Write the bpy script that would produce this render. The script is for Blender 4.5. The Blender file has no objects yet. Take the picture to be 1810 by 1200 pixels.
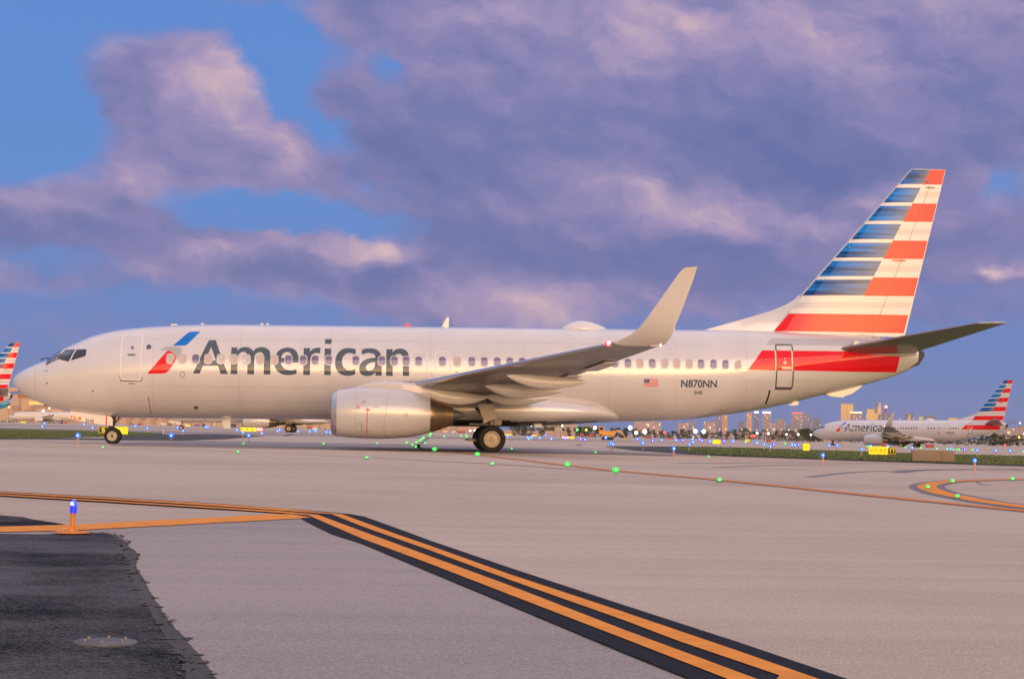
import bpy, bmesh, math, random
import numpy as np
from mathutils import Vector, Matrix
from mathutils.geometry import tessellate_polygon
R = math.radians
random.seed(7)
scene = bpy.context.scene
COL = scene.collection

# ------------------------------------------------------------------ camera
PW, PH = 1810.0, 1200.0
CAM = (14.5697, -77.1464, 0.8874)
YAW, PITCH, ROLL = R(4.4728), R(2.8454), R(1.2072)
FPX = 3241.5
FWD = Vector((math.sin(YAW)*math.cos(PITCH), math.cos(YAW)*math.cos(PITCH), math.sin(PITCH)))
_r0 = Vector((math.cos(YAW), -math.sin(YAW), 0)); _u0 = _r0.cross(FWD)
RGT = _r0*math.cos(ROLL) + _u0*math.sin(ROLL)
UPV = -_r0*math.sin(ROLL) + _u0*math.cos(ROLL)
cd = bpy.data.cameras.new('camera'); cam = bpy.data.objects.new('camera', cd); COL.objects.link(cam)
cd.sensor_width = 36; cd.lens = FPX/PW*36; cd.clip_start = 0.5; cd.clip_end = 60000
cam.matrix_world = Matrix(((RGT.x, UPV.x, -FWD.x, CAM[0]), (RGT.y, UPV.y, -FWD.y, CAM[1]), (RGT.z, UPV.z, -FWD.z, CAM[2]), (0, 0, 0, 1)))
scene.camera = cam
scene.view_settings.view_transform = 'Standard'; scene.view_settings.look = 'None'
scene.view_settings.exposure = 0.0; scene.view_settings.gamma = 1.0
scene.render.film_transparent = False
scene.cycles.max_bounces = 6; scene.cycles.volume_bounces = 0

def ray(x, y): return FWD + RGT*((x-PW/2)/FPX) - UPV*((y-PH/2)/FPX)
def G(x, y, z=0.0):                       # where the sight line meets the level z
    d = ray(x, y); t = (z-CAM[2])/d.z
    return Vector((CAM[0]+d.x*t, CAM[1]+d.y*t, z))
def PD(x, y, dist):                       # point at a depth along the view
    d = ray(x, y); return Vector(CAM) + d*dist
def azel(x, y):
    d = ray(x, y).normalized(); return math.atan2(d.x, d.y), math.asin(d.z)

# ------------------------------------------------------------------ world
SUN_EL, SUN_AZ = R(6.0), R(166.0)         # behind the photographer
world = bpy.data.worlds.new('World'); scene.world = world; world.use_nodes = True
nt = world.node_tree; N = nt.nodes; L = nt.links
N.clear()
def wn(t, **k):
    n = N.new(t)
    for a, b in k.items(): setattr(n, a, b)
    return n
def S(n, i, v):
    if hasattr(v, 'is_linked'): L.new(v, n.inputs[i])
    else: n.inputs[i].default_value = v
def wm(op, a, b=None, c=None):
    n = wn('ShaderNodeMath', operation=op); S(n, 0, a)
    if b is not None: S(n, 1, b)
    if c is not None: S(n, 2, c)
    return n.outputs[0]
def wramp(fac, stops, interp='LINEAR'):
    n = wn('ShaderNodeValToRGB'); r = n.color_ramp; r.interpolation = interp
    while len(r.elements) < len(stops): r.elements.new(0.5)
    for e, (p, c) in zip(r.elements, stops): e.position = p; e.color = tuple(c)+(1,)
    S(n, 0, fac); return n.outputs[0]
def wmap(v, a, b, c=0.0, d=1.0, smooth=True):
    n = wn('ShaderNodeMapRange', interpolation_type='SMOOTHSTEP' if smooth else 'LINEAR')
    S(n, 0, v); S(n, 1, a); S(n, 2, b); S(n, 3, c); S(n, 4, d); return n.outputs[0]
def wmix(f, a, b):
    n = wn('ShaderNodeMix', data_type='RGBA'); S(n, 0, f)
    for i, v in ((6, a), (7, b)):
        if isinstance(v, tuple): v = tuple(v)+(1,)
        S(n, i, v)
    return n.outputs[2]
def lin(r, g, b): return tuple(((c/255)/12.92 if c/255 <= .04045 else ((c/255+.055)/1.055)**2.4) for c in (r, g, b))
tc = wn('ShaderNodeTexCoord'); sx = wn('ShaderNodeSeparateXYZ'); L.new(tc.outputs['Generated'], sx.inputs[0])
az = wm('ARCTAN2', sx.outputs[0], sx.outputs[1]); el = wm('ARCSINE', sx.outputs[2])
K = FPX/100
cmb = wn('ShaderNodeCombineXYZ'); S(cmb, 0, wm('MULTIPLY', az, K)); S(cmb, 1, wm('MULTIPLY', el, K))
P0 = cmb.outputs[0]
def wnoise(vec, scale, detail, rough=.55, sx_=1, sy_=1, off=0):
    m = wn('ShaderNodeMapping'); L.new(vec, m.inputs[0]); m.inputs['Scale'].default_value = (sx_, sy_, 1); m.inputs['Location'].default_value = (off, off*.7, off*1.3)
    n = wn('ShaderNodeTexNoise', noise_dimensions='2D'); L.new(m.outputs[0], n.inputs['Vector'])
    n.inputs['Scale'].default_value = scale; n.inputs['Detail'].default_value = detail; n.inputs['Roughness'].default_value = rough
    return n
w1 = wnoise(P0, .9, 5, .6, .7, 1.1, 3.0)
vs = wn('ShaderNodeVectorMath', operation='SUBTRACT'); L.new(w1.outputs['Color'], vs.inputs[0]); vs.inputs[1].default_value = (.5, .5, .5)
vm = wn('ShaderNodeVectorMath', operation='MULTIPLY_ADD'); L.new(vs.outputs[0], vm.inputs[0]); vm.inputs[1].default_value = (1.1, .8, 0); L.new(P0, vm.inputs[2])
PWARP = vm.outputs[0]
def field(blobs, base):
    acc = base
    for x, y, rx, ry, rot, amp in blobs:
        a, e = azel(x, y)
        m = wn('ShaderNodeMapping', vector_type='TEXTURE'); L.new(PWARP, m.inputs[0])
        m.inputs['Location'].default_value = (a*K, e*K, 0); m.inputs['Rotation'].default_value = (0, 0, R(-rot)); m.inputs['Scale'].default_value = (rx/100, ry/100, 1)
        g = wn('ShaderNodeTexGradient', gradient_type='SPHERICAL'); L.new(m.outputs[0], g.inputs[0])
        acc = wm('MULTIPLY_ADD', g.outputs['Fac'], amp, acc)
    return acc
DENS = [(420,260,400,150,33,.9),(370,140,150,100,10,.9),(200,180,160,95,20,.8),(60,375,300,75,0,1.0),(260,330,260,100,10,.8),
 (500,460,400,75,8,1.0),(300,450,200,60,0,.6),(760,500,420,100,10,1.0),(1250,250,900,380,5,1.9),(800,150,380,190,8,.9),(1000,30,600,140,0,1.0),
 (100,490,260,36,0,.5),(1700,110,380,200,0,.8),(1785,478,60,26,0,1.2),(1560,370,120,70,0,.4),(1620,560,220,35,0,.35),
 (1745,330,130,80,-20,-1.0),(510,105,130,120,-30,-1.5),(470,382,300,58,3,-1.8),(40,190,200,190,0,-1.3),(700,115,140,95,20,-1.7),(810,210,90,45,20,-.9),(575,235,110,45,30,-.9),(1500,650,600,110,0,-.35),(240,30,260,70,0,-.2),(640,330,120,30,20,-.4)]
BRI = [(385,145,140,100,10,1.0),(490,230,170,80,35,.55),(670,437,130,40,-5,1.7),(400,440,240,38,0,.7),(850,530,260,55,8,.75),(1190,350,340,75,8,.8),(1250,400,260,50,0,.5),
 (1100,60,420,120,0,.6),(1550,360,90,55,0,.7),(1785,478,50,22,0,1.4),(1650,40,340,100,0,.45),(260,330,160,60,0,.35),(60,350,120,35,0,.3),(1080,545,320,60,0,.45),(1640,170,160,60,0,.2),
 (190,190,150,100,20,-.5),(80,410,260,50,0,-.75),(690,495,85,42,10,-1.25),(1160,450,460,70,4,-.95),(1300,230,700,120,0,-.7),(880,300,420,110,10,-.5),(540,490,160,45,8,-.45),(640,260,160,60,20,-.3),(1450,300,200,60,0,-.4)]
rot = wn('ShaderNodeMapping'); L.new(vm.outputs[0], rot.inputs[0]); rot.inputs['Rotation'].default_value = (0, 0, R(14))
PR = rot.outputs[0]
shf = wn('ShaderNodeVectorMath', operation='ADD'); L.new(PR, shf.inputs[0]); shf.inputs[1].default_value = (.10, .34, 0)
n1 = wnoise(PR, .42, 10, .555, .68, 1.2, 11.0); n1b = wnoise(shf.outputs[0], .42, 10, .555, .68, 1.2, 11.0); n2 = wnoise(PR, .5, 9, .56, .65, 1.2, 41.0)
relief = wm('SUBTRACT', n1.outputs['Fac'], n1b.outputs['Fac'])
dens = field(DENS, wm('MULTIPLY_ADD', n1.outputs['Fac'], 1.25, -.58))
bri = field(BRI, wm('MULTIPLY_ADD', relief, 2.9, wm('MULTIPLY_ADD', n2.outputs['Fac'], 1.5, -.80)))
east = wmap(sx.outputs[1], -.15, .75)                            # 1 away from the sunset
high = wmap(el, R(17), R(50))
west = wm('SUBTRACT', 1.0, east)
cover = wmap(wm('MULTIPLY_ADD', west, .3, wm('MULTIPLY_ADD', high, .42, dens)), -.06, .62)
clear_e = wramp(wmap(el, 0, R(90), 0, 1, False), [(0, lin(114,134,188)), (.035, lin(106,135,197)), (.085, lin(99,143,210)), (.16, lin(92,138,212)), (.5, (.55,.58,.85)), (1, (.75,.72,.90))])
sky = wn('ShaderNodeTexSky', sky_type='NISHITA', sun_disc=False, sun_elevation=SUN_EL, sun_rotation=SUN_AZ)
skv = wn('ShaderNodeVectorMath', operation='MULTIPLY'); L.new(sky.outputs[0], skv.inputs[0]); skv.inputs[1].default_value = (.22, .18, .11)
skm = wn('ShaderNodeVectorMath', operation='MINIMUM'); L.new(skv.outputs[0], skm.inputs[0]); skm.inputs[1].default_value = (8.5, 4.9, 1.0)
clear = wmix(east, skm.outputs[0], clear_e)
shade = wramp(wmap(bri, -1.1, 1.25, 0, 1, False), [(0, lin(101,112,166)), (.3, lin(119,122,172)), (.5, lin(142,135,181)), (.7, lin(172,153,188)), (1, lin(220,188,192))])
warm = wramp(n2.outputs['Fac'], [(.3, (.74,.62,.70)), (.7, (1.50,1.22,1.22))])
cl = wmix(high, shade, warm)
cl = wmix(east, wmix(wmap(el, 0, R(25)), (1.5,.95,.70), (.70,.66,.90)), cl)
mask = wm('MULTIPLY', cover, wmix(east, wmix(wmap(el, R(8), R(22)), (.22,.22,.22), (.8,.8,.8)), (.96,.96,.96)))
full = wmix(mask, clear, cl)
bg = wn('ShaderNodeBackground'); L.new(full, bg.inputs[0]); bg.inputs[1].default_value = 1.0
wo = wn('ShaderNodeOutputWorld'); L.new(bg.outputs[0], wo.inputs[0])

sd = bpy.data.lights.new('sun', 'SUN'); sd.energy = 1.5; sd.angle = R(50); sd.color = (1, .72, .60)
so = bpy.data.objects.new('sun', sd); COL.objects.link(so)
sdir = Vector((math.sin(SUN_AZ)*math.cos(SUN_EL), math.cos(SUN_AZ)*math.cos(SUN_EL), math.sin(SUN_EL)))
so.rotation_euler = sdir.to_track_quat('Z', 'Y').to_euler(); so.location = (0, -60, 40)

# ------------------------------------------------------------------ materials
MATS = {}
def mat(name, col, rough=.6, metal=0, coat=0, coat_rough=.05, noise=None, bump=None, emit=None, estr=0, spec=.5, sample=True):
    """noise=(scale, amount, stretch xyz); bump=(scale, strength, distance)"""
    if name in MATS: return MATS[name]
    m = bpy.data.materials.new(name); m.use_nodes = True; t = m.node_tree; b = t.nodes['Principled BSDF']
    b.inputs['Base Color'].default_value = tuple(col)+(1,); b.inputs['Roughness'].default_value = rough; b.inputs['Metallic'].default_value = metal
    b.inputs['Coat Weight'].default_value = coat; b.inputs['Coat Roughness'].default_value = coat_rough; b.inputs['Specular IOR Level'].default_value = spec
    if noise or bump:
        co = t.nodes.new('ShaderNodeTexCoord')
    if noise:
        sc, amt, st = noise
        mp = t.nodes.new('ShaderNodeMapping'); t.links.new(co.outputs['Object'], mp.inputs[0]); mp.inputs['Scale'].default_value = st
        nz = t.nodes.new('ShaderNodeTexNoise'); t.links.new(mp.outputs[0], nz.inputs['Vector']); nz.inputs['Scale'].default_value = sc; nz.inputs['Detail'].default_value = 6
        r = t.nodes.new('ShaderNodeMapRange'); t.links.new(nz.outputs['Fac'], r.inputs[0]); r.inputs[1].default_value = .25; r.inputs[2].default_value = .75; r.inputs[3].default_value = 1-amt; r.inputs[4].default_value = 1+amt
        v = t.nodes.new('ShaderNodeVectorMath'); v.operation = 'SCALE'; v.inputs[0].default_value = tuple(col); t.links.new(r.outputs[0], v.inputs['Scale'])
        t.links.new(v.outputs[0], b.inputs['Base Color'])
    if bump:
        nz = t.nodes.new('ShaderNodeTexNoise'); t.links.new(co.outputs['Object'], nz.inputs['Vector']); nz.inputs['Scale'].default_value = bump[0]; nz.inputs['Detail'].default_value = 3
        bp = t.nodes.new('ShaderNodeBump'); bp.inputs['Strength'].default_value = bump[1]; bp.inputs['Distance'].default_value = bump[2]
        t.links.new(nz.outputs['Fac'], bp.inputs['Height']); t.links.new(bp.outputs[0], b.inputs['Normal'])
        if coat: t.links.new(bp.outputs[0], b.inputs['Coat Normal'])
    if emit:
        b.inputs['Emission Color'].default_value = tuple(emit)+(1,); b.inputs['Emission Strength'].default_value = estr
        if not sample: m.cycles.emission_sampling = 'NONE'
    MATS[name] = m; return m
SILVER = mat('silver_paint', (.71,.68,.675), .28, .11, 1, .07, noise=(.7,.06,(1.2,1,.35)), bump=(.9,.05,.02))
WHITE = mat('white_paint', (.78,.76,.74), .35, 0, .8, .06)
LGREY = mat('light_grey_paint', (.56,.55,.55), .35, 0, .8, .06)
RED = mat('red_paint', (.84,.008,.016), .35, 0, .85, .05, bump=(1.2,.05,.02), spec=.0)
NAVYT = mat('lettering_grey', (.085,.115,.15), .3, 0, 1, .05, bump=(.9,.05,.02), spec=0)
DARKG = mat('dark_grey_paint', (.10,.105,.12), .4, 0, .4)
GDOOR = mat('gear_door_paint', (.50,.44,.37), .5)
SKYB = mat('emblem_blue', (.005,.19,.66), .3, 0, .7, .05, spec=0)
NAVY = mat('navy_paint', (.01,.015,.09), .35, 0, .5)
OUTL = mat('door_outline_white', (.86,.82,.80), .4)
OUTD = mat('door_outline_grey', (.12,.12,.14), .4)
SEAM = mat('panel_seam', (.28,.25,.23), .6)
WINGU = mat('wing_grey_paint', (.21,.20,.195), .45, .1, .4, .15, noise=(1.2,.12,(1,.4,1)))
WINGW = mat('wing_white_paint', (.66,.62,.58), .38, .05, .6, .1, noise=(1.0,.05,(1,1,1)))
METAL = mat('polished_metal', (.55,.55,.58), .22, .9, noise=(2,.06,(1,1,1)))
HOT = mat('exhaust_metal', (.34,.25,.17), .33, .9, noise=(3,.2,(3,.3,.3)))
BLACK = mat('black_void', (.012,.012,.013), .7)
TYRE = mat('tyre_rubber', (.018,.018,.019), .75, bump=(60,.15,.01))
RIM = mat('wheel_alloy', (.52,.43,.34), .45, .2, noise=(9,.12,(1,1,1)))
STEEL = mat('gear_steel', (.17,.155,.14), .4, .5)
GEARD = mat('gear_dirty', (.05,.045,.04), .6)
GLASSD = mat('cockpit_glass', (.012,.016,.025), .06, 0, 1, .02)
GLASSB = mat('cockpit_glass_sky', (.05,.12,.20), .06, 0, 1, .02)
PANE = mat('window_glass', (.19,.15,.29), .08, 0, 1, .02, noise=(7,.3,(1,1,1)))
SHADE = mat('window_shade', (.60,.50,.475), .5, noise=(3,.1,(1,1,1)))
SURR = mat('window_surround', (.58,.55,.53), .35, .1, .8, .08)
ORANGE = mat('orange_paint', (.80,.26,.035), .5)
def livery_blue():
    m = bpy.data.materials.new('tail_blue_streaks'); m.use_nodes = True; t = m.node_tree; b = t.nodes['Principled BSDF']
    at = t.nodes.new('ShaderNodeAttribute'); at.attribute_name = 'f'
    co = t.nodes.new('ShaderNodeTexCoord'); mp = t.nodes.new('ShaderNodeMapping'); t.links.new(co.outputs['Object'], mp.inputs[0]); mp.inputs['Scale'].default_value = (.12, .1, 3.4); mp.inputs['Rotation'].default_value = (0, 0, 0)
    nz = t.nodes.new('ShaderNodeTexNoise'); t.links.new(mp.outputs[0], nz.inputs['Vector']); nz.inputs['Scale'].default_value = 1.6; nz.inputs['Detail'].default_value = 2
    cr = t.nodes.new('ShaderNodeValToRGB'); t.links.new(nz.outputs['Fac'], cr.inputs[0]); r = cr.color_ramp; r.interpolation = 'EASE'
    r.elements[0].position = .40; r.elements[0].color = (.004,.045,.20,1); r.elements[1].position = .60; r.elements[1].color = (.004,.26,.88,1); e = r.elements.new(.5); e.color = (.008,.16,.56,1)
    mx = t.nodes.new('ShaderNodeMix'); mx.data_type = 'RGBA'
    ad = t.nodes.new('ShaderNodeMath'); ad.operation = 'MULTIPLY_ADD'; t.links.new(nz.outputs['Fac'], ad.inputs[0]); ad.inputs[1].default_value = .5; t.links.new(at.outputs['Fac'], ad.inputs[2])
    mr = t.nodes.new('ShaderNodeMapRange'); t.links.new(ad.outputs[0], mr.inputs[0]); mr.inputs[1].default_value = .80; mr.inputs[2].default_value = 1.45
    t.links.new(mr.outputs[0], mx.inputs[0]); t.links.new(cr.outputs[0], mx.inputs[6]); mx.inputs[7].default_value = (.24,.27,.32,1)  # grey fade aft: livery tone plus cloud reflection painted into the colour
    t.links.new(mx.outputs[2], b.inputs['Base Color']); b.inputs['Roughness'].default_value = .3; b.inputs['Coat Weight'].default_value = .6; b.inputs['Coat Roughness'].default_value = .05; b.inputs['Specular IOR Level'].default_value = 0
    return m
BLUES = livery_blue()

# ------------------------------------------------------------------ mesh helpers
def link(name, bm, mats, parent=None, smooth=False, loc=None):
    me = bpy.data.meshes.new(name)
    bmesh.ops.recalc_face_normals(bm, faces=bm.faces)
    bm.to_mesh(me); bm.free()
    for m in (mats if isinstance(mats, (list, tuple)) else [mats]): me.materials.append(m)
    if smooth is True: me.polygons.foreach_set('use_smooth', [True]*len(me.polygons))
    o = bpy.data.objects.new(name, me); COL.objects.link(o)
    if smooth and smooth is not True: 
        me.polygons.foreach_set('use_smooth', [True]*len(me.polygons)); me.set_sharp_from_angle(angle=R(smooth))
    if parent is not None: o.parent = parent
    if loc is not None: o.location = loc
    return o
def tag(o, label, cat, group=None):
    o['label'] = label; o['category'] = cat
    if group: o['group'] = group
    return o
def thing(name, label, cat, loc=(0,0,0), rz=0, group=None, ry=0):
    o = bpy.data.objects.new(name, None); COL.objects.link(o); o.empty_display_size = .5
    o.location = loc; o.rotation_euler = (0, ry, rz); return tag(o, label, cat, group)
def struct(name, bm, m, smooth=False):
    o = link(name, bm, m, None, smooth); o['kind'] = 'structure'; return o
def children(o): return [c for c in COL.objects if c.parent is o]
def dup(root, loc=None, rz=None, label=None, group=None, skip=(), matmap=None):
    kids = {}
    for c in COL.objects:
        if c.parent: kids.setdefault(c.parent.name, []).append(c)
    cache = {}
    def cp(o, par):
        n = o.copy()
        if matmap is not None and o.data is not None:
            if o.data.name not in cache:
                d = o.data.copy(); cache[o.data.name] = d
                for i, m in enumerate(d.materials):
                    if m and m.name in matmap: d.materials[i] = matmap[m.name]
            n.data = cache[o.data.name]
        COL.objects.link(n)
        if par is not None: n.parent = par
        for k in kids.get(o.name, []):
            if k.name.split('.')[0] not in skip: cp(k, n)
        return n
    r = cp(root, None)
    if loc is not None: r.location = loc
    if rz is not None: r.rotation_euler[2] = rz
    if label: r['label'] = label
    if group: r['group'] = group
    elif 'group' in r: del r['group']
    return r
def box(bm, c, s, rz=0, mi=0, bev=0, M=None):
    r = bmesh.ops.create_cube(bm, size=1); vs_ = r['verts']
    bmesh.ops.scale(bm, vec=s, verts=vs_)
    if bev: 
        ed = list({e for v in vs_ for e in v.link_edges}); rr = bmesh.ops.bevel(bm, geom=ed, offset=bev, segments=2, affect='EDGES'); vs_ = list({v for f in rr['faces'] for v in f.verts} | {v for v in vs_ if v.is_valid})
        vs_ = [v for v in vs_ if v.is_valid]
    T = Matrix.Translation(c) @ Matrix.Rotation(rz, 4, 'Z')
    if M is not None: T = M @ T
    bmesh.ops.transform(bm, matrix=T, verts=vs_)
    for f in {f for v in vs_ for f in v.link_faces}: f.material_index = mi
def tube(bm, a, b, r1, r2=None, n=10, mi=0, caps=True):
    a = Vector(a); b = Vector(b); r2 = r1 if r2 is None else r2; d = (b-a)
    q = d.to_track_quat('Z', 'Y'); 
    ra = [bm.verts.new(a + q @ Vector((math.cos(2*math.pi*i/n)*r1, math.sin(2*math.pi*i/n)*r1, 0))) for i in range(n)]
    rb = [bm.verts.new(b + q @ Vector((math.cos(2*math.pi*i/n)*r2, math.sin(2*math.pi*i/n)*r2, 0))) for i in range(n)]
    for i in range(n):
        f = bm.faces.new((ra[i], ra[(i+1)%n], rb[(i+1)%n], rb[i])); f.material_index = mi
    if caps:
        bm.faces.new(ra[::-1]).material_index = mi; bm.faces.new(rb).material_index = mi
def lathe(bm, prof, origin, axis='Y', n=32, mi=0, mis=None, caps=True):
    """prof: list of (along, radius)"""
    rings = []
    for a, r in prof:
        ring = []
        for i in range(n):
            t = 2*math.pi*i/n; u, v = math.cos(t)*r, math.sin(t)*r
            p = {'Y': (u, a, v), 'Z': (u, v, a), 'X': (a, u, v)}[axis]
            ring.append(bm.verts.new(Vector(origin)+Vector(p)))
        rings.append(ring)
    for k in range(len(rings)-1):
        for i in range(n):
            f = bm.faces.new((rings[k][i], rings[k][(i+1)%n], rings[k+1][(i+1)%n], rings[k+1][i])); f.material_index = mis[k] if mis else mi
    for ring, m_ in ((rings[0], 0), (rings[-1], -1)):
        if caps and (prof[0] if ring is rings[0] else prof[-1])[1] > 1e-4:
            f = bm.faces.new(ring); f.material_index = (mis[m_] if mis else mi)
    bmesh.ops.remove_doubles(bm, verts=bm.verts, dist=1e-5)
def loft(bm, secs, caps=True, mi=0, closed=True):
    rings = [[bm.verts.new(p) for p in s] for s in secs]; n = len(rings[0])
    for k in range(len(rings)-1):
        for i in range(n if closed else n-1):
            f = bm.faces.new((rings[k][i], rings[k][(i+1)%n], rings[k+1][(i+1)%n], rings[k+1][i])); f.material_index = mi
    if caps and closed:
        for r_ in (rings[0], rings[-1]):
            try: bm.faces.new(r_).material_index = mi
            except ValueError: pass
def prism(bm, pts, y0, y1, mi=0):
    """pts (x,z) polygon pulled from y0 to y1"""
    a = [bm.verts.new((x, y0, z)) for x, z in pts]; b = [bm.verts.new((x, y1, z)) for x, z in pts]; n = len(pts)
    for i in range(n): bm.faces.new((a[i], a[(i+1)%n], b[(i+1)%n], b[i])).material_index = mi
    bm.faces.new(a).material_index = mi; bm.faces.new(b[::-1]).material_index = mi
def sheet(pts, z):
    bm = bmesh.new()
    tris = tessellate_polygon([[Vector((p[0], p[1], 0)) for p in pts]])
    v = [bm.verts.new((p[0], p[1], z)) for p in pts]
    for t in tris:
        try: bm.faces.new([v[i] for i in t])
        except ValueError: pass
    for f in bm.faces:
        f.normal_update()
        if f.normal.z < 0: f.normal_flip()
    return bm
def pchip(xs, ys):
    xs = np.array(xs, float); ys = np.array(ys, float); h = np.diff(xs); d = np.diff(ys)/h; m = np.zeros(len(xs))
    for i in range(1, len(xs)-1):
        if d[i-1]*d[i] > 0:
            w1_, w2_ = 2*h[i]+h[i-1], h[i]+2*h[i-1]; m[i] = (w1_+w2_)/(w1_/d[i-1]+w2_/d[i])
    m[0], m[-1] = d[0], d[-1]
    def f(x):
        x = min(max(x, xs[0]), xs[-1]); i = min(max(int(np.searchsorted(xs, x)-1), 0), len(h)-1); t = (x-xs[i])/h[i]
        return float((2*t**3-3*t**2+1)*ys[i]+(t**3-2*t**2+t)*h[i]*m[i]+(-2*t**3+3*t**2)*ys[i+1]+(t**3-t**2)*h[i]*m[i+1])
    return f
# ------------------------------------------------------------------ the airliner
SL = .0137617; CS, SN = math.cos(SL), math.sin(SL)
def B(x, y, Y):
    d = ray(x, y); t = (Y-CAM[1])/d.y; X = CAM[0]+d.x*t; Z = CAM[2]+d.z*t
    return X*CS+Z*SN, -X*SN+Z*CS
TOPX = [-.02,.02,.14,.5,1.07,1.45,1.72,1.98,2.24,2.55,3.05,3.58,4.37,5.67,7.23,8.7,30.2,31.85,33.5,35.14,37.0,38.1]
TOPZ = [2.51,2.64,2.77,3.01,3.28,3.45,3.66,3.84,3.96,4.11,4.34,4.51,4.68,4.82,4.91,4.95,4.95,4.93,4.87,4.78,4.64,4.45]
BOTX = [-.02,.02,.10,.36,.78,1.25,1.82,2.4,3.11,3.9,5,8.76,22.9,25.4,27.8,29.99,31.46,32.68,33.91,35.14,36.38,37.37,37.9,38.1]
BOTZ = [2.51,2.40,2.27,2.02,1.77,1.57,1.38,1.24,1.13,1.05,1.02,1.02,1.0,1.02,1.12,1.38,1.62,1.90,2.20,2.49,2.83,3.15,3.40,3.55]
WX = [-.02,.02,.14,.5,1.07,1.9,3.0,4.4,5.7,7.2,24,27,30,32,34,36,37.4,38.1]
WY = [.0,.13,.32,.64,.97,1.30,1.57,1.77,1.85,1.88,1.88,1.86,1.66,1.44,1.13,.78,.50,.36]
CX = [-.02,1,2.5,4.4,7,24,28,31,34,36.5,38.1]
CZ = [2.51,2.55,2.68,2.85,3.02,3.02,3.05,3.25,3.62,3.9,4.02]
fT, fB, fW, fC = pchip(TOPX, TOPZ), pchip(BOTX, BOTZ), pchip(WX, WY), pchip(CX, CZ)
def fus(X, Z):
    zc = fC(X); a = (fT(X)-zc) if Z > zc else (zc-fB(X)); q = 1-((Z-zc)/max(a, 1e-4))**2
    return fW(X)*math.sqrt(max(q, 0))
def FP(x, y):                                 # photo point -> (X, Z) on the port fuselage side
    Y = -1.86
    for _ in range(12):
        X, Z = B(x, y, Y); Y = .5*Y-.5*fus(X, Z)
    return X, Z
def conform(polys, surf, off, sx_=.5, sz_=.12, bm=None, mi=0):
    """flat (X,Z) polygons [outer, hole, ...] cut finely and laid on a surface y=-surf(X,Z)"""
    own = bm is None
    t = bmesh.new()
    loops = [[Vector((p[0], 0, p[1])) for p in pl] for pl in polys]
    flat = [p for l in loops for p in l]
    vs_ = [t.verts.new(p) for p in flat]
    for tr in tessellate_polygon([[Vector((p.x, p.z, 0)) for p in l] for l in loops]):
        try: t.faces.new([vs_[i] for i in tr])
        except ValueError: pass
    xs = [p.x for p in flat]; zs = [p.z for p in flat]
    def cut(lo, hi, st, ax):
        k = math.floor(lo/st)+1
        while k*st < hi-1e-6:
            co = Vector((k*st, 0, 0)) if ax == 0 else Vector((0, 0, k*st)); no = Vector((1,0,0)) if ax == 0 else Vector((0,0,1))
            bmesh.ops.bisect_plane(t, geom=t.verts[:]+t.edges[:]+t.faces[:], plane_co=co, plane_no=no, dist=1e-6); k += 1
    cut(min(zs), max(zs), sz_, 1); cut(min(xs), max(xs), sx_, 0)
    for f in t.faces: f.material_index = mi
    for v in t.verts: v.co.y = -(surf(v.co.x, v.co.z)+off)
    for f in t.faces:
        f.normal_update()
        if f.normal.y > 0: f.normal_flip()
    if own: return t
    me = bpy.data.meshes.new('tmp'); t.to_mesh(me); t.free(); bm.from_mesh(me); bpy.data.meshes.remove(me); return bm
def decal(name, polylist, m, parent, surf=fus, off=.006, **k):
    bm = bmesh.new()
    for i, polys in enumerate(polylist): conform(polys, surf, off, bm=bm, mi=(polys_mi[i] if (polys_mi := k.get('mis')) else 0), sx_=k.get('sx_', .5), sz_=k.get('sz_', .12))
    me = bpy.data.meshes.new(name); bm.to_mesh(me); bm.free()
    for mm in (m if isinstance(m, (list, tuple)) else [m]): me.materials.append(mm)
    me.polygons.foreach_set('use_smooth', [True]*len(me.polygons))
    o = bpy.data.objects.new(name, me); COL.objects.link(o); o.parent = parent; return o
def decals(name, polylist, m, parent, surf=fus, off=.006, **k): return [decal(name, [pl], m, parent, surf, off, **k) for pl in polylist]
def rrect(x0, z0, x1, z1, r, n=6):
    pts = []
    for cx, cz, a0 in ((x1-r, z1-r, 0), (x0+r, z1-r, 90), (x0+r, z0+r, 180), (x1-r, z0+r, 270)):
        for i in range(n+1):
            a = R(a0+90*i/n); pts.append((cx+math.cos(a)*r, cz+math.sin(a)*r))
    return pts
def ell(cx, cz, rx, rz, n=24): return [(cx+math.cos(2*math.pi*i/n)*rx, cz+math.sin(2*math.pi*i/n)*rz) for i in range(n)]
def stroke(pts, w):
    """thick open polyline as a polygon"""
    P_ = [Vector(p) for p in pts]; l, r_ = [], []
    for i, p in enumerate(P_):
        d = (P_[min(i+1, len(P_)-1)]-P_[max(i-1, 0)]).normalized(); nrm = Vector((-d.y, d.x))*w/2
        l.append(tuple(p+nrm)); r_.append(tuple(p-nrm))
    return l+r_[::-1]
def text2d(s, size, font_offset=0.0):
    """text as triangles list in (x,z), left-bottom at 0,0"""
    c = bpy.data.curves.new('t', 'FONT'); c.body = s; c.size = size; c.offset = font_offset; c.resolution_u = 4
    o = bpy.data.objects.new('t', c); COL.objects.link(o); dg = bpy.context.evaluated_depsgraph_get(); dg.update()
    me = o.evaluated_get(dg).to_mesh(); vs_ = [v.co.copy() for v in me.vertices]; fs = [list(p.vertices) for p in me.polygons]
    o.evaluated_get(dg).to_mesh_clear(); bpy.data.objects.remove(o); bpy.data.curves.remove(c)
    x0 = min(v.x for v in vs_); z0 = min(v.y for v in vs_)
    return [[(vs_[i].x-x0, vs_[i].y-z0) for i in f] for f in fs], max(v.x for v in vs_)-x0, max(v.y for v in vs_)-z0
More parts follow.
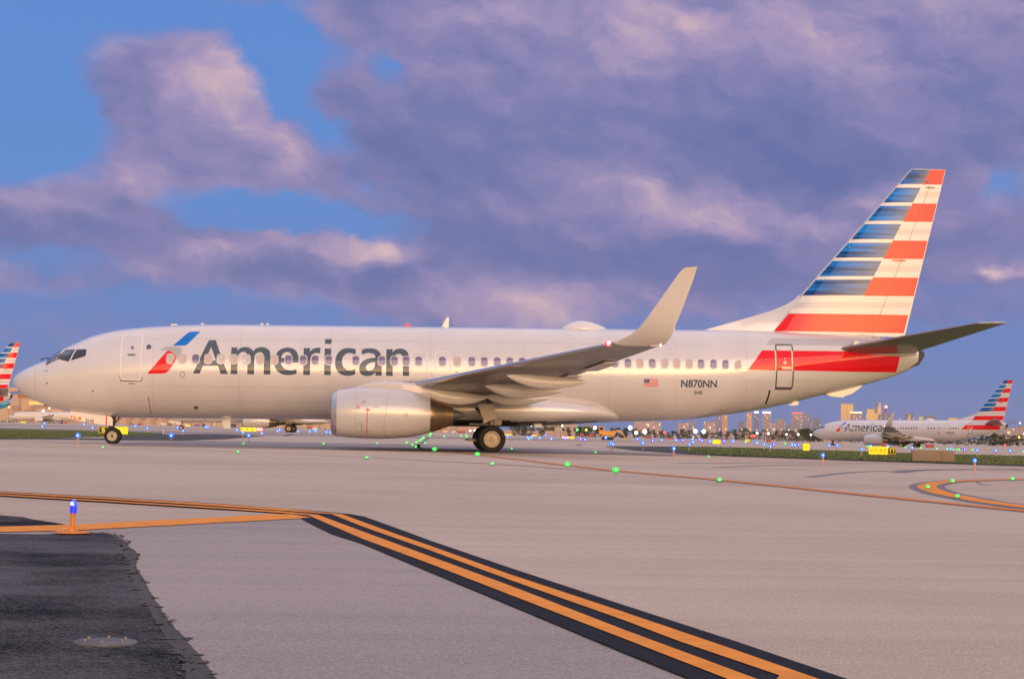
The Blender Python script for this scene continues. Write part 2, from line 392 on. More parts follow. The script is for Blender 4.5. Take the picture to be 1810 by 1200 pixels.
def textbm(s, x0, z0, w, h, fn, off=0.0):
    """text fitted into a w x h box, mapped by fn(x,z)->Vector"""
    fs, tw, th = text2d(s, 1.0, off); bm = bmesh.new()
    for f in fs: bm.faces.new([bm.verts.new(fn(x0+p[0]/tw*w, z0+p[1]/th*h)) for p in f])
    bmesh.ops.remove_doubles(bm, verts=bm.verts, dist=1e-5); return bm

AIR = thing('airliner', 'large silver twin-engine airliner in the foreground with the striped tail, standing on the taxiway', 'airplane', (0,0,0), 0, None, -SL)
# --- fuselage
xs = [-.02,-.015,0,.02,.05,.09,.14,.2,.28,.38,.5,.65,.82,1.0,1.2,1.35,1.5,1.6,1.7,1.8,1.9,2.0,2.1,2.2,2.3,2.45,2.6,2.8,3.0,3.25,3.5,3.8,4.1,4.5,4.9,5.3,5.8,6.4,7.0,7.8,8.7]+[9+.75*i for i in range(21)]+[24.5+.4*i for i in range(33)]+[37.5,37.8,38.0,38.1]
NS = 112; secs = []
for X in xs:
    zc, w = fC(X), max(fW(X), .002); t_, b_ = fT(X), fB(X); s = []
    for i in range(NS):
        a = 2*math.pi*i/NS; c_, s_ = math.cos(a), math.sin(a)
        s.append(Vector((X, w*c_, zc+(max(t_-zc, .002) if s_ > 0 else max(zc-b_, .002))*s_)))
    secs.append(s)
bm = bmesh.new(); loft(bm, secs)
FUS = link('fuselage', bm, SILVER, AIR, smooth=50)
# apu exhaust and tail light housing
bm = bmesh.new(); prism(bm, [(37.75,3.42),(38.12,3.52),(38.40,3.92),(38.36,4.12),(38.16,4.15),(38.05,3.9)], -.24, .24)
link('exhaust_outlet', bm, GEARD, FUS)
# --- belly fairing
bm = bmesh.new(); secs = []
for X, w, z0, z1, e in [(13.6,.5,1.02,1.5,2),(14.2,1.25,.93,1.75,2.3),(15.2,1.75,.84,1.95,2.6),(16.5,1.97,.79,2.1,2.8),(18.5,2.04,.77,2.15,2.8),(20.5,2.04,.77,2.1,2.8),(22,2.0,.82,2.05,2.6),(23.2,1.9,.90,1.95,2.4),(24.2,1.6,.97,1.8,2.2),(24.9,1.1,1.0,1.6,2),(25.3,.5,1.02,1.4,2)]:
    s = []
    for i in range(48):
        a = 2*math.pi*i/48; c_, s_ = math.cos(a), math.sin(a)
        s.append(Vector((X, w*math.copysign(abs(c_)**(2/e), c_), (z0+z1)/2+(z1-z0)/2*math.copysign(abs(s_)**(2/e), s_))))
    secs.append(s)
loft(bm, secs)
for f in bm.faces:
    c_ = f.calc_center_median(); f.material_index = 1 if (c_.z < 1.02 and 14.6 < c_.x < 24.6) else 0  # lower faces darkened: shade under the belly put into the colour
link('belly_fairing', bm, [SILVER, mat('belly_shade', (.09,.085,.08), .5, 0, .3)], FUS, smooth=40)
# --- lettering traced in photo points
def zA(pts, dx=0): return [FP(250+(x+dx)/7.24, 570+y/7.24) for x, y in pts]
def smooth_poly(pts, sharp=34, it=1):
    for _ in range(it):
        out = []; n = len(pts)
        for i in range(n):
            a, b, c = Vector(pts[i-1]), Vector(pts[i]), Vector(pts[(i+1) % n])
            ang = math.degrees((b-a).angle(c-b, 0)) if (b-a).length > 1e-6 and (c-b).length > 1e-6 else 0
            if ang > sharp: out.append(tuple(b))
            else: out.append(tuple(b*.75+a*.25)); out.append(tuple(b*.75+c*.25))
        pts = out
    return pts
GA = [[(865,225),(952,225),(1105,658),(1014,659),(978,553),(788,553),(745,654),(660,652)], [(893,312),(954,485),(818,485)]]
GM = [[(1152,317),(1229,319),(1229,360),(1250,336),(1285,318),(1325,312),(1370,318),(1408,338),(1432,368),(1458,336),(1495,319),(1535,314),(1580,319),(1620,338),(1645,370),(1652,415),(1650,664),(1565,664),(1567,440),(1560,402),(1537,382),(1503,378),(1470,395),(1450,420),(1445,455),(1440,664),(1355,662),(1357,440),(1350,398),(1328,376),(1292,373),(1260,390),(1238,418),(1231,455),(1226,660),(1143,658)]]
GE = [[(248,596),(205,607),(150,610),(100,596),(62,560),(46,513),(272,513),(275,465),(266,405),(242,360),(200,330),(140,318),(75,327),(18,358),(-20,410),(-40,475),(-38,545),(-15,605),(35,650),(105,674),(180,672),(248,656)], [(50,455),(62,412),(92,384),(130,375),(163,384),(184,412),(190,455)]]
GR = [[(340,327),(420,327),(418,374),(448,342),(485,325),(520,321),(556,325),(548,394),(510,389),(478,392),(450,407),(430,435),(424,470),(417,672),(333,670)]]
GI = [[(608,331),(690,333),(682,673),(600,671)]]; GID = [[(614,210),(697,212),(694,275),(610,272)]]
GC = [[(1006,343),(960,330),(905,325),(845,334),(795,365),(757,420),(739,490),(742,560),(765,620),(800,656),(850,677),(905,683),(960,676),(1000,660),(1000,590),(960,607),(915,612),(872,597),(840,560),(827,505),(835,450),(865,407),(910,388),(957,393),(1002,412)]]
GAA = [[(1080,350),(1130,333),(1190,328),(1250,336),(1298,360),(1325,400),(1335,455),(1338,680),(1258,680),(1256,640),(1225,668),(1170,687),(1112,682),(1067,655),(1046,605),(1052,548),(1080,503),(1130,470),(1190,456),(1258,450),(1250,415),(1225,396),(1180,388),(1130,395),(1084,412)], [(1252,507),(1200,513),(1158,532),(1133,563),(1135,595),(1163,617),(1205,612),(1238,586),(1252,545)]]
GN = [[(1397,340),(1477,340),(1475,380),(1505,350),(1540,336),(1580,332),(1630,342),(1668,374),(1686,430),(1688,682),(1607,682),(1610,460),(1600,422),(1572,400),(1538,402),(1505,422),(1485,450),(1480,480),(1477,682),(1392,680)]]
let = []
for g, dx in ((GA,0),(GM,0),(GE,1737.6),(GR,1737.6),(GI,1737.6),(GID,1737.6),(GC,1737.6),(GAA,1737.6),(GN,1737.6)):
    let.append([zA(smooth_poly(l), dx) for l in g])
decal('lettering', let, NAVYT, FUS, off=.006, sx_=.4, sz_=.1)
decal('emblem', [[zA(smooth_poly([(400,295),(440,265),(590,135),(615,121),(650,116),(757,115),(605,262),(585,283),(555,294),(520,295)], 60))],
  [zA(smooth_poly([(245,352),(270,330),(310,312),(360,305),(455,306),(500,316),(522,340),(515,370),(480,430),(452,470),(438,440),(420,400),(390,374),(340,357),(300,350)], 60))],
  [zA(smooth_poly([(335,358),(375,368),(412,390),(437,425),(440,465),(420,510),(360,600),(335,632),(305,648),(265,652),(73,656)], 60))]],
  [SKYB, mat('emblem_grey', (.46,.45,.45), .35, .1, .8), RED], FUS, mis=[0,1,2], off=.006, sx_=.3, sz_=.1)
x_, z_ = FP(263.1, 613); decal('round_emblem', [[ell(x_, z_, .10, .095)], [ell(x_, z_, .08, .012)]], [NAVY, LGREY], FUS, mis=[0,1], off=.006)
# --- passenger windows
def window(name, pane, mats):
    bm = conform([rrect(-.168,-.215,.168,.215,.13)], lambda x, z: fus(10, z+3.43), .010, bm=bmesh.new(), sz_=.06)
    conform([rrect(-.132,-.178,.132,.178,.105)], lambda x, z: fus(10, z+3.43), .014, bm=bm, mi=1, sz_=.05)
    me = bpy.data.meshes.new(name); bm.to_mesh(me); bm.free(); me.materials.append(mats); me.materials.append(pane)
    me.polygons.foreach_set('use_smooth', [True]*len(me.polygons)); return me
WMESH = {'d': window('passenger_window', PANE, SURR), 'c': window('shaded_window', SHADE, SURR), 'w': window('bright_window', mat('window_liner', (.62,.60,.60), .3, 0, .6, noise=(9,.35,(1,1,1))), SURR)}
WIN = [(301,'c'),(323,'c'),(346,'d'),(368,'c'),(390,'w'),(413,'c'),(436,'w'),(460,'c'),(485,'c'),(510,'d'),(536,'d'),(557,'d'),(581,'d'),(629,'d'),(675,'d'),(697,'d'),(718,'d'),(740,'d'),(782,'d'),
 (808,'c'),(834,'d'),(856,'d'),(879,'d'),(901,'d'),(923,'d'),(945,'d'),(967,'d'),(1062,'d'),(1087,'d'),(1110,'d'),(1131,'c'),(1153,'d'),(1175,'c'),(1196,'c'),(1218,'c'),(1239,'d'),(1261,'d'),(1282,'d'),(1304,'c')]
for px_, k in WIN:
    X, _z = FP(px_, 633.5+(px_-301)*.0098)
    o = bpy.data.objects.new('passenger_window', WMESH[k]); COL.objects.link(o); o.parent = FUS; o.location = (X, fus(10,3.43)-fus(X,3.43), 3.43)
    if k == 'c': o['label'] = 'window with its pale shade pulled down'
# --- doors
def ring(px4, r, w): 
    (x0, z1), (x1, _), (_, z0) = px4
    return [rrect(x0, z0, x1, z1, r), rrect(x0+w, z0+w, x1-w, z1-w, max(r-w, .02))]
def doorpoly(tl, tr, br, bl, r=.12, w=.05, n=5):
    q = [Vector(FP(*p)) for p in (tl, tr, br, bl)]
    def rounded(ins):
        c = sum(q, Vector((0,0)))/4; out = []
        for i in range(4):
            p, a, b = q[i], q[i-1], q[(i+1) % 4]; da = (a-p).normalized(); db = (b-p).normalized()
            p = p+(da+db)*ins; rr = max(r-ins, .02)
            for k in range(n+1):
                t = k/n; out.append(tuple((p+da*rr)*(1-t)**2 + p*2*t*(1-t) + (p+db*rr)*t*t))
        return out
    return [rounded(0), rounded(w)]
D1 = decal('cabin_door', [doorpoly((216.5,591.5),(254.5,591.5),(249.5,672.5),(212.5,671.5))], OUTL, FUS, sz_=.1, sx_=.2); D1['label'] = 'front cabin door outlined in white'
decal('door_window', [[ell(*FP(234,614.5), .055, .075)]], PANE, FUS, off=.012)
decal('door_handle', [[rrect(*FP(224.5,629), *FP(240.5,624.5), .03)], [rrect(*FP(226,628.2), *FP(239,626), .01)]], [LGREY, DARKG], FUS, mis=[0,1], off=.009)
decal('door_sill', [[[FP(211,664),(FP(211,664)[0]+.02,FP(211,664)[1]),FP(213.5,672.3),FP(249.5,673),FP(251,665),FP(252,665),FP(250.5,674),FP(213,673.8)]]], GEARD, FUS, off=.004)
for a, b in ((726.5,756),(768,796)):
    d = decal('exit_door', [doorpoly((a+1,620.5),(b,620.8),(b-.5,665.6),(a,665.2), .11, .035)], OUTL, FUS, off=.008)
D4 = decal('cabin_door', [doorpoly((1369,608),(1400.5,608.5),(1401,687),(1369.5,686.5), .12, .06)], OUTD, FUS, off=.012, sz_=.1, sx_=.2); D4['label'] = 'rear cabin door outlined in dark grey'
decals('door_outline_band', [[[FP(1369,619.7),FP(1371.4,619.7),FP(1372.4,655.3),FP(1370,655.3)]], [[FP(1398.2,620),FP(1400.7,620),FP(1401.8,655.6),FP(1399.2,655.6)]]], mat('cream_paint', (.82,.70,.45), .4), FUS, off=.016)
decals('door_fitting', [[rrect(*FP(1381.5,652.5), *FP(1399,648), .03)], [ell(*FP(1387.5,641), .075, .075)], [ell(*FP(1387,633.7), .035, .02)]], mat('cream_paint', ()), FUS, off=.016)
decal('door_sill', [[[FP(1369.5,685.5),FP(1399.5,685.5),FP(1399,688.8),FP(1369,688.5)]]], GEARD, FUS, off=.006)
# --- cockpit windows
def zC(pts): return [FP(80+x/20.11, 600+y/20.11) for x, y in pts]
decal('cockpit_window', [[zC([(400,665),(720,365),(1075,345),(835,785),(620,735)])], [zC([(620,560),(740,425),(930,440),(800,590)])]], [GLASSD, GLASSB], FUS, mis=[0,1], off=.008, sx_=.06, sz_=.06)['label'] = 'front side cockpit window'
decal('cockpit_window', [[zC([(905,742),(1115,350),(1460,345),(1450,540),(1400,595),(1180,665)])]], GLASSD, FUS, off=.008, sx_=.06, sz_=.06)['label'] = 'rear cockpit window with rounded aft corner'
decal('window_pillar', [[zC([(835,785),(1078,345),(1116,345),(905,745)])]], WHITE, FUS, off=.010, sx_=.06, sz_=.06)
# windscreen wraps the centre line
bm = bmesh.new(); rows = []
for j in range(7):
    X = 1.47+.58*j/6; row = []
    for i in range(9):
        a = R(38+104*i/8); zc = fC(X); row.append(bm.verts.new((X, (fW(X)+.008)*math.cos(a), zc+(fT(X)-zc+.008)*math.sin(a))))
    rows.append(row)
for j in range(6):
    for i in range(8): bm.faces.new((rows[j][i], rows[j][i+1], rows[j+1][i+1], rows[j+1][i]))
link('windshield', bm, GLASSD, FUS, smooth=True)
bm = bmesh.new(); tube(bm, (1.5,-.25,3.46), (1.22,-.34,3.42), .018); tube(bm, (1.22,-.34,3.42), (1.2,-.34,3.35), .03); link('wiper', bm, BLACK, FUS)
# --- registration, flag, small marks
def fmap(off): return lambda x, z: Vector((x, -(fus(x, z)+off), z))
x0, z0 = FP(1203.5,684.8); x1, z1 = FP(1267.5,671.6); link('registration', textbm('N870NN', x0, z0, x1-x0, z1-z0, fmap(.008), .028), NAVYT, FUS)
x0, z0 = FP(1226.5,696.8); x1, z1 = FP(1241.7,690.8); link('fleet_code', textbm('3HE', x0, z0, x1-x0, z1-z0, fmap(.008), .025), NAVYT, FUS)
x0, z0 = FP(1138,683); x1, z1 = FP(1163.5,670); fl = []; h = (z1-z0)/13
for i in range(0, 13): fl.append([rrect(x0, z1-(i+1)*h, x1, z1-i*h, .001, 1)])
fl.append([rrect(x0, z1-7*h, x0+.38*(x1-x0), z1, .001, 1)])
decal('flag_emblem', fl[:13], [RED, WHITE], FUS, mis=[i % 2 for i in range(13)], off=.007); decal('flag_canton', fl[13:], mat('flag_blue', (.12,.13,.22), .4, 0, .6), FUS, off=.010)
marks = []
for px_, py, rx, rz in ((322.3,662,.10,.13),):
    c = FP(px_, py); marks.append([ell(*c, rx, rz), ell(*c, rx-.018, rz-.018)])
c = FP(346.5,720.5); marks.append([ell(*c, .10, .07)])
c = FP(83,677); marks.append([ell(*c, .035, .04)]); c = FP(164,691.5); marks.append([ell(*c, .04, .03)]); c = FP(1036,723); marks.append([ell(*c, .025, .03)]); c = FP(807,657.5); marks.append([ell(*c, .05, .02)])
marks.append([[FP(77,656),FP(85,654.4),FP(85,656)]]); marks.append([[FP(227,677),FP(238,677),FP(238,678.5),FP(227,678.5)]])
decals('service_mark', marks, DARKG, FUS, off=.007, sx_=.3, sz_=.15)
decal('red_seam', [[stroke([FP(262,701),FP(263.2,710),FP(265,720),FP(267,730),FP(268.6,737)], .03)]], mat('red_brown_paint', (.45,.08,.05), .5), FUS, off=.006)
decal('tail_bumper_mark', [[stroke([FP(1360.5,689.5),FP(1358.5,699),FP(1355.5,708),FP(1352.8,714.5)], .075)]], BLACK, FUS, off=.008)
# fine seams
sm = []
def vseam(X, za, zb, w=.011): sm.append([[(X-w/2, za), (X+w/2, za), (X+w/2, zb), (X-w/2, zb)]])
vseam(1.06, 1.72, 3.22, .016)
for X in (5.9, 9.4, 13.1, 17.2, 21.0, 24.6, 27.4, 30.4): vseam(X, fB(X)+.06, fT(X)-.06, .008)
for Z in (2.30, 1.72, 4.25):
    for a in range(5, 29, 3): sm.append([[(a, Z-.004), (a+3, Z-.004), (a+3, Z+.004), (a, Z+.004)]])
decals('panel_seam', sm, mat('seam_tone', (.46,.43,.41), .4, .1, .7), FUS, off=.004, sx_=1.0, sz_=.1)
# --- tail livery on the fuselage
def zF(pts): return [FP(1230+x/3.078, 280+y/3.078) for x, y in pts]
TW = mat('tail_white_band', (.72,.70,.68), .34, .05, 1, .07)
TG = mat('tail_grey_band', (.53,.515,.53), .34, .1, 1, .07)
decal('livery_band', [[zF([(360,1044),(425,1045),(520,1046),(700,1048),(900,1052),(1113,1058),(1088,1164),(900,1161),(600,1155),(283,1150)])],
  [zF([(283,1152),(600,1157),(900,1163),(1086,1166),(1100,1172),(1040,1190),(1000,1205),(760,1203),(500,1203),(235,1203)])],
  [zF([(432,952),(600,958),(800,965),(1000,972),(1000,984),(700,980),(410,977)])], [zF([(380,1015),(600,1017),(800,1019),(1000,1022),(1120,1025),(1115,1056),(900,1050),(700,1046),(362,1042)])],
  [zF([(410,978),(700,981),(1000,985),(1000,1021),(800,1018),(600,1016),(381,1014)])]], [RED, TW, TG], FUS, mis=[0,1,1,1,2], off=.006, sx_=.3, sz_=.08)
# --- fin
def lerp(a, b, t): return a+(b-a)*t
def finLE(z): return lerp(32.90, 37.85, (z-6.32)/(11.95-6.32))
def finTE(z): return lerp(37.59, 39.43, (z-4.74)/(12.0-4.74))
def finH(z): return lerp(36.21, 38.74, (z-4.94)/(11.28-4.94))
def naca(u, t): u = min(max(u, 0), 1); return 5*t*(.2969*math.sqrt(u)-.126*u-.3516*u*u+.2843*u**3-.1036*u**4)
def finT(X, Z):
    a, b = finLE(Z), finTE(Z); return naca((X-a)/(b-a), .105)*(b-a)
us = [0,.003,.01,.025,.05,.09,.14,.2,.28,.36,.45,.55,.65]
def finsec(z, lo, hi, k=16):
    a, b = finLE(z), finTE(z); u0, u1 = (lo-a)/(b-a), (hi-a)/(b-a)
    uu = [u0+(u1-u0)*(i/k)**1.8 for i in range(k+1)] if lo == a else [u0+(u1-u0)*i/k for i in range(k+1)]
    p = [(a+(b-a)*u, naca(u, .105)*(b-a)) for u in uu]
    return [Vector((x, y, z)) for x, y in p]+[Vector((x, -y, z)) for x, y in p[::-1][:(-1 if lo == a else None)]]
zs_ = [4.5,5.2,6,7,8,9,10,11,11.6,11.9,12.0]
bm = bmesh.new(); loft(bm, [finsec(z, finLE(z), finH(z)) for z in zs_]); FIN = link('tail_fin', bm, LGREY, AIR, smooth=35)
bm = bmesh.new(); loft(bm, [finsec(z, finH(z)+.012, finTE(z), 8) for z in [4.74]+zs_[1:]]); link('rudder', bm, WHITE, FIN, smooth=35)
bm = bmesh.new()
dp = [(28.8,4.93),(30.23,5.34),(31.2,5.62),(31.85,5.83),(32.3,6.02),(32.7,6.24),(33.0,6.52)]
secs = []
for i, (x, z) in enumerate(dp):
    h = .02+.22*(i/6); s = [Vector((x, 0, z)), Vector((x, h*.35, z-.05)), Vector((x, h, z-.35-.9*i/6)), Vector((x, h+.05, 4.6)), Vector((x, -h-.05, 4.6)), Vector((x, -h, z-.35-.9*i/6)), Vector((x, -h*.35, z-.05))]; secs.append(s)
loft(bm, secs); link('dorsal_fin', bm, SILVER, FIN, smooth=60)
def zT(pts): return [B(1230+x/3.078, 280+y/3.078, -.15) for x, y in pts]
def bnd(y): return 1280-(y-60)*.540                    # slanted border between blue and red
def tex(y): return 1362-(y-62)*(227/910)
def lex(y): return 1178-(y-62)*.873 if y < 745 else 582-(y-745)*.83
reds, whites, greys, blues = [], [], [], []
def quad(f0, f1, y0, y1): return [(f0(y0), y0), (f1(y0), y0), (f1(y1), y1), (f0(y1), y1)]
for k, (a, b, kind) in enumerate([(61,142,'r'),(142,245,'w'),(245,345,'r'),(345,447,'w'),(447,547,'r'),(547,648,'w'),(648,749,'r')]):
    q = quad(bnd, tex, a, b)
    if kind == 'r': reds.append([zT(q)])
    else:
        m1 = a+(b-a)*.36; m2 = a+(b-a)*.70
        whites.append([zT(quad(bnd, tex, a, m1))]); greys.append([zT(quad(bnd, tex, m1, m2))]); whites.append([zT(quad(bnd, tex, m2, b))])
reds.append([zT([(505,845),(1160,852),(1136,950),(425,940)])])
whites.append([zT([(582,749),(1184,749),(1177,782),(552,782)])]); greys.append([zT([(552,782),(1177,782),(1170,815),(522,815)])]); whites.append([zT([(522,815),(1170,815),(1160,851),(507,844)])]); whites.append([zT([(425,941),(1136,951),(1132,972),(800,955),(420,950)])])
bb = [(61,140),(160,240),(258,340),(358,440),(460,540),(558,642),(660,745)]
for a, b in bb: blues.append([zT(quad(lex, bnd, a, b))])
wl = [140,160,240,258,340,358,440,460,540,558,642,660]
for i in range(0, 12, 2): whites.append([zT(quad(lambda y: lex(y)-2, bnd, wl[i], wl[i+1]))])
_di = pchip([p[0] for p in dp], list(range(7))); _dz = pchip([p[0] for p in dp], [p[1] for p in dp])
def dorsT(X, Z):
    if X > 33.0: return 0
    i = _di(X); h = .02+.22*i/6; z = _dz(X); q = [(4.6, h+.05), (z-.35-.9*i/6, h), (z-.05, h*.35), (z, 0)]
    if Z >= z: return 0
    if Z <= 4.6: return h+.05
    for (a, ha), (b, hb) in zip(q, q[1:]):
        if a <= Z <= b: return lerp(ha, hb, (Z-a)/max(b-a, 1e-6))
    return 0
finS = lambda X, Z: max(finT(X, Z), dorsT(X, Z))
decal('livery_stripes', reds+whites+greys, [RED, WHITE, mat('stripe_grey', (.62,.59,.60), .35, 0, .8, .06)], FIN, surf=finS, off=.010, mis=[0]*len(reds)+[1]*len(whites)+[2]*len(greys), sx_=.25, sz_=.5)
bs = decal('livery_streaks', blues, BLUES, FIN, surf=finT, off=.010, sx_=.15, sz_=.3)
at = bs.data.attributes.new('f', 'FLOAT', 'POINT')
for v in bs.data.vertices:
    xa = zT([(lex(61), 61), (lex(745), 745), (bnd(61), 61), (bnd(745), 745)]); t = (v.co.z-xa[0][1])/(xa[1][1]-xa[0][1]); l_ = lerp(xa[0][0], xa[1][0], t); b_ = lerp(xa[2][0], xa[3][0], t); at.data[v.index].value = (v.co.x-l_)/(b_-l_)
bm = bmesh.new(); hz = [B(1230+x/3.078, 280+y/3.078, -.15) for x, y in ((1277,148),(965,945))]
conform([stroke(hz, .022)], finT, .014, bm=bm, sz_=.5); link('hinge_seam', bm, SEAM, FIN)
for c_, s_ in (((38.60,-.10,11.45),(.13,.05,.12)),((38.72,-.10,11.2),(.4,.03,.035)),((37.30,-.17,8.02),(.55,.05,.05)),((33.45,0,6.90),(.12,.08,.09))):
    bm = bmesh.new(); box(bm, c_, s_); link('fin_fitting', bm, RED if c_[0] == 37.30 else DARKG, FIN)
# --- wings
def airfoil(le, te, up, tc_, n=14, camber=.012):
    le, te, up = Vector(le), Vector(te), Vector(up).normalized(); c = te-le; L_ = c.length; pts = []
    uu = [(i/n)**1.8 for i in range(n+1)]
    for u in uu: pts.append(le+c*u+up*(naca(u, tc_)*L_+camber*4*u*(1-u)*L_))
    for u in uu[::-1][:-1]: pts.append(le+c*u+up*(-naca(u, tc_)*L_*.82+camber*4*u*(1-u)*L_))
    return pts
def LEw(y):                                           # leading edge line of the port wing, y>0 outboard
    x = 16.49+(y-5)*.5405; z = 2.40+(y-5)*.1
    if y < 4.2: x -= (4.2-y)**1.5*.22
    return Vector((x, y, z))
def TEw(y):
    l = LEw(y); xk = 24.28-(16.6-5.7)*.285
    x = 24.28-(16.6-y)*.285 if y > 5.7 else xk+(5.7-y)*.03
    return Vector((x, y, l.z-.09-(.16 if y < 5.7 else .16*(16.6-y)/10.9)))
def wl3(px_, py, Y): X, Z = B(px_, py, -Y); return Vector((X, Y, Z))
def build_wing(s):
    def M(v): return Vector((v.x, s*v.y, v.z))
    secs = []
    for y, tc_ in ((.4,.14),(1.9,.14),(3,.13),(4.2,.125),(5.7,.118),(8,.112),(11,.108),(14,.104),(16.2,.10),(16.6,.098)):
        secs.append([M(p) for p in airfoil(LEw(y), TEw(y), (0,-.1,1), tc_)])
    bm = bmesh.new(); loft(bm, secs)
    W = link('wing', bm, WINGU, AIR, smooth=40)
    st = [(16.61,None,None,(0,-.1,1),.098), (17.0,(1113,593),(1176,608),(0,-.45,1),.095),(17.3,(1130,579),(1186,596),(0,-1.0,.8),.09),(17.5,(1148,556),(1193,578),(0,-1,.4),.085),(17.65,(1175,518),(1207,544),(0,-1,.2),.08),(17.8,(1200,483),(1226,493),(0,-1,.15),.08),(17.85,(1207,475.5),(1232,474),(0,-1,.15),.07),(17.87,(1214,472.5),(1234,471),(0,-1,.15),.05)]
    secs = []
    for y, a, b, up, tc_ in st:
        le, te = (LEw(y), TEw(y)) if a is None else (wl3(*a, y), wl3(*b, y))
        secs.append([M(p) for p in airfoil(le, te, up, tc_, camber=.0)])
    bm = bmesh.new(); loft(bm, secs); link('winglet', bm, WINGW, W, smooth=40)
    # leading edge strip
    bm = bmesh.new(); rows = []
    for y in [4.4,6,8,10,12,14,16,16.6]:
        af = airfoil(LEw(y), TEw(y), (0,-.1,1), .112-.0012*(y-5)); n = len(af); le, c = LEw(y), (TEw(y)-LEw(y))
        idx = [4,3,2,1,0,n-1,n-2,n-3]; rows.append([bm.verts.new(M(af[i]+(af[i]-(le+c*.12)).normalized()*.012)) for i in idx])
    for a, b in zip(rows, rows[1:]):
        for i in range(len(a)-1): bm.faces.new((a[i], a[i+1], b[i+1], b[i]))
    link('slat', bm, METAL, W, smooth=True)
    # inboard flap, flap fairings
    for y, xa, za, xb, zb, w, h in ((10.6,19.65,2.62,22.55,2.38,.17,.30),(7.7,19.05,2.30,22.0,2.12,.19,.33),(4.7,19.2,1.98,21.75,1.90,.2,.30)):
        bm = bmesh.new(); secs = []
        for t, k, dz in ((0,.02,0),(.05,.32,-.03),(.14,.62,-.07),(.28,.9,-.11),(.42,1,-.12),(.6,.92,-.10),(.78,.72,-.05),(.92,.45,0),(1,.22,.02)):
            c_ = Vector((lerp(xa, xb, t), y, lerp(za, zb, t)+dz)); s_ = []
            for i in range(18):
                a = 2*math.pi*i/18; ss = math.sin(a); s_.append(M(c_+Vector((0, math.cos(a)*w*k, ss*h*k*(.85 if ss > 0 else .8)))))
            secs.append(s_)
        loft(bm, secs); link('flap_fairing', bm, WINGW, W, smooth=50)
    # drooped flap panels behind the rear spar
    for ya, yb in ((2.2,4.2),(6.2,9.9),(11.2,13.2)):
        secs = []
        for y in (ya, (ya+yb)/2, yb):
            te = TEw(y); d = .95 if y < 6 else .8; secs.append([M(p) for p in airfoil(te+Vector((-d*.55,0,-.055)), te+Vector((d*.20,0,-.06)), (0,-.1,1), .10)])
        bm = bmesh.new(); loft(bm, secs); link('flap', bm, WINGW, W, smooth=40)
    # position light
    bm = bmesh.new(); p = M(wl3(1077,606.5,16.2)); bmesh.ops.create_uvsphere(bm, u_segments=12, v_segments=8, radius=.11); bmesh.ops.scale(bm, vec=(1.5,.8,.8), verts=bm.verts); bmesh.ops.translate(bm, vec=p+Vector((0,s*.05,-.02)), verts=bm.verts)
    c_ = (1,.02,.04) if s < 0 else (.02,1,.2)
    o = link('navigation_light', bm, mat('nav_red' if s < 0 else 'nav_green', (.5,.02,.02), .3, emit=(1,.006,.012) if s < 0 else (.01,1,.1), estr=9), W, smooth=True)
    bm = bmesh.new(); bmesh.ops.create_icosphere(bm, subdivisions=2, radius=.06); bmesh.ops.translate(bm, vec=p+Vector((-.03,s*.12,-.01)), verts=bm.verts); link('bulb', bm, mat('nav_bulb', (1,.9,.9), .3, emit=(1,.75,.72), estr=12), W, smooth=True)
    bm = bmesh.new(); a = M(wl3(1150,611.5,16.9)); b = M(wl3(1166,610,16.9)); tube(bm, a, b, .03, .05); tube(bm, b, b+Vector((.05,0,0)), .055, .055, mi=1); link('tip_light', bm, [WINGW, mat('tip_lamp', (.8,.7,.6), .3, emit=(1,.85,.7), estr=1.5)], W)
    for y in (7.5,10,12.6): 
        pass
    return W
build_wing(-1); build_wing(1)
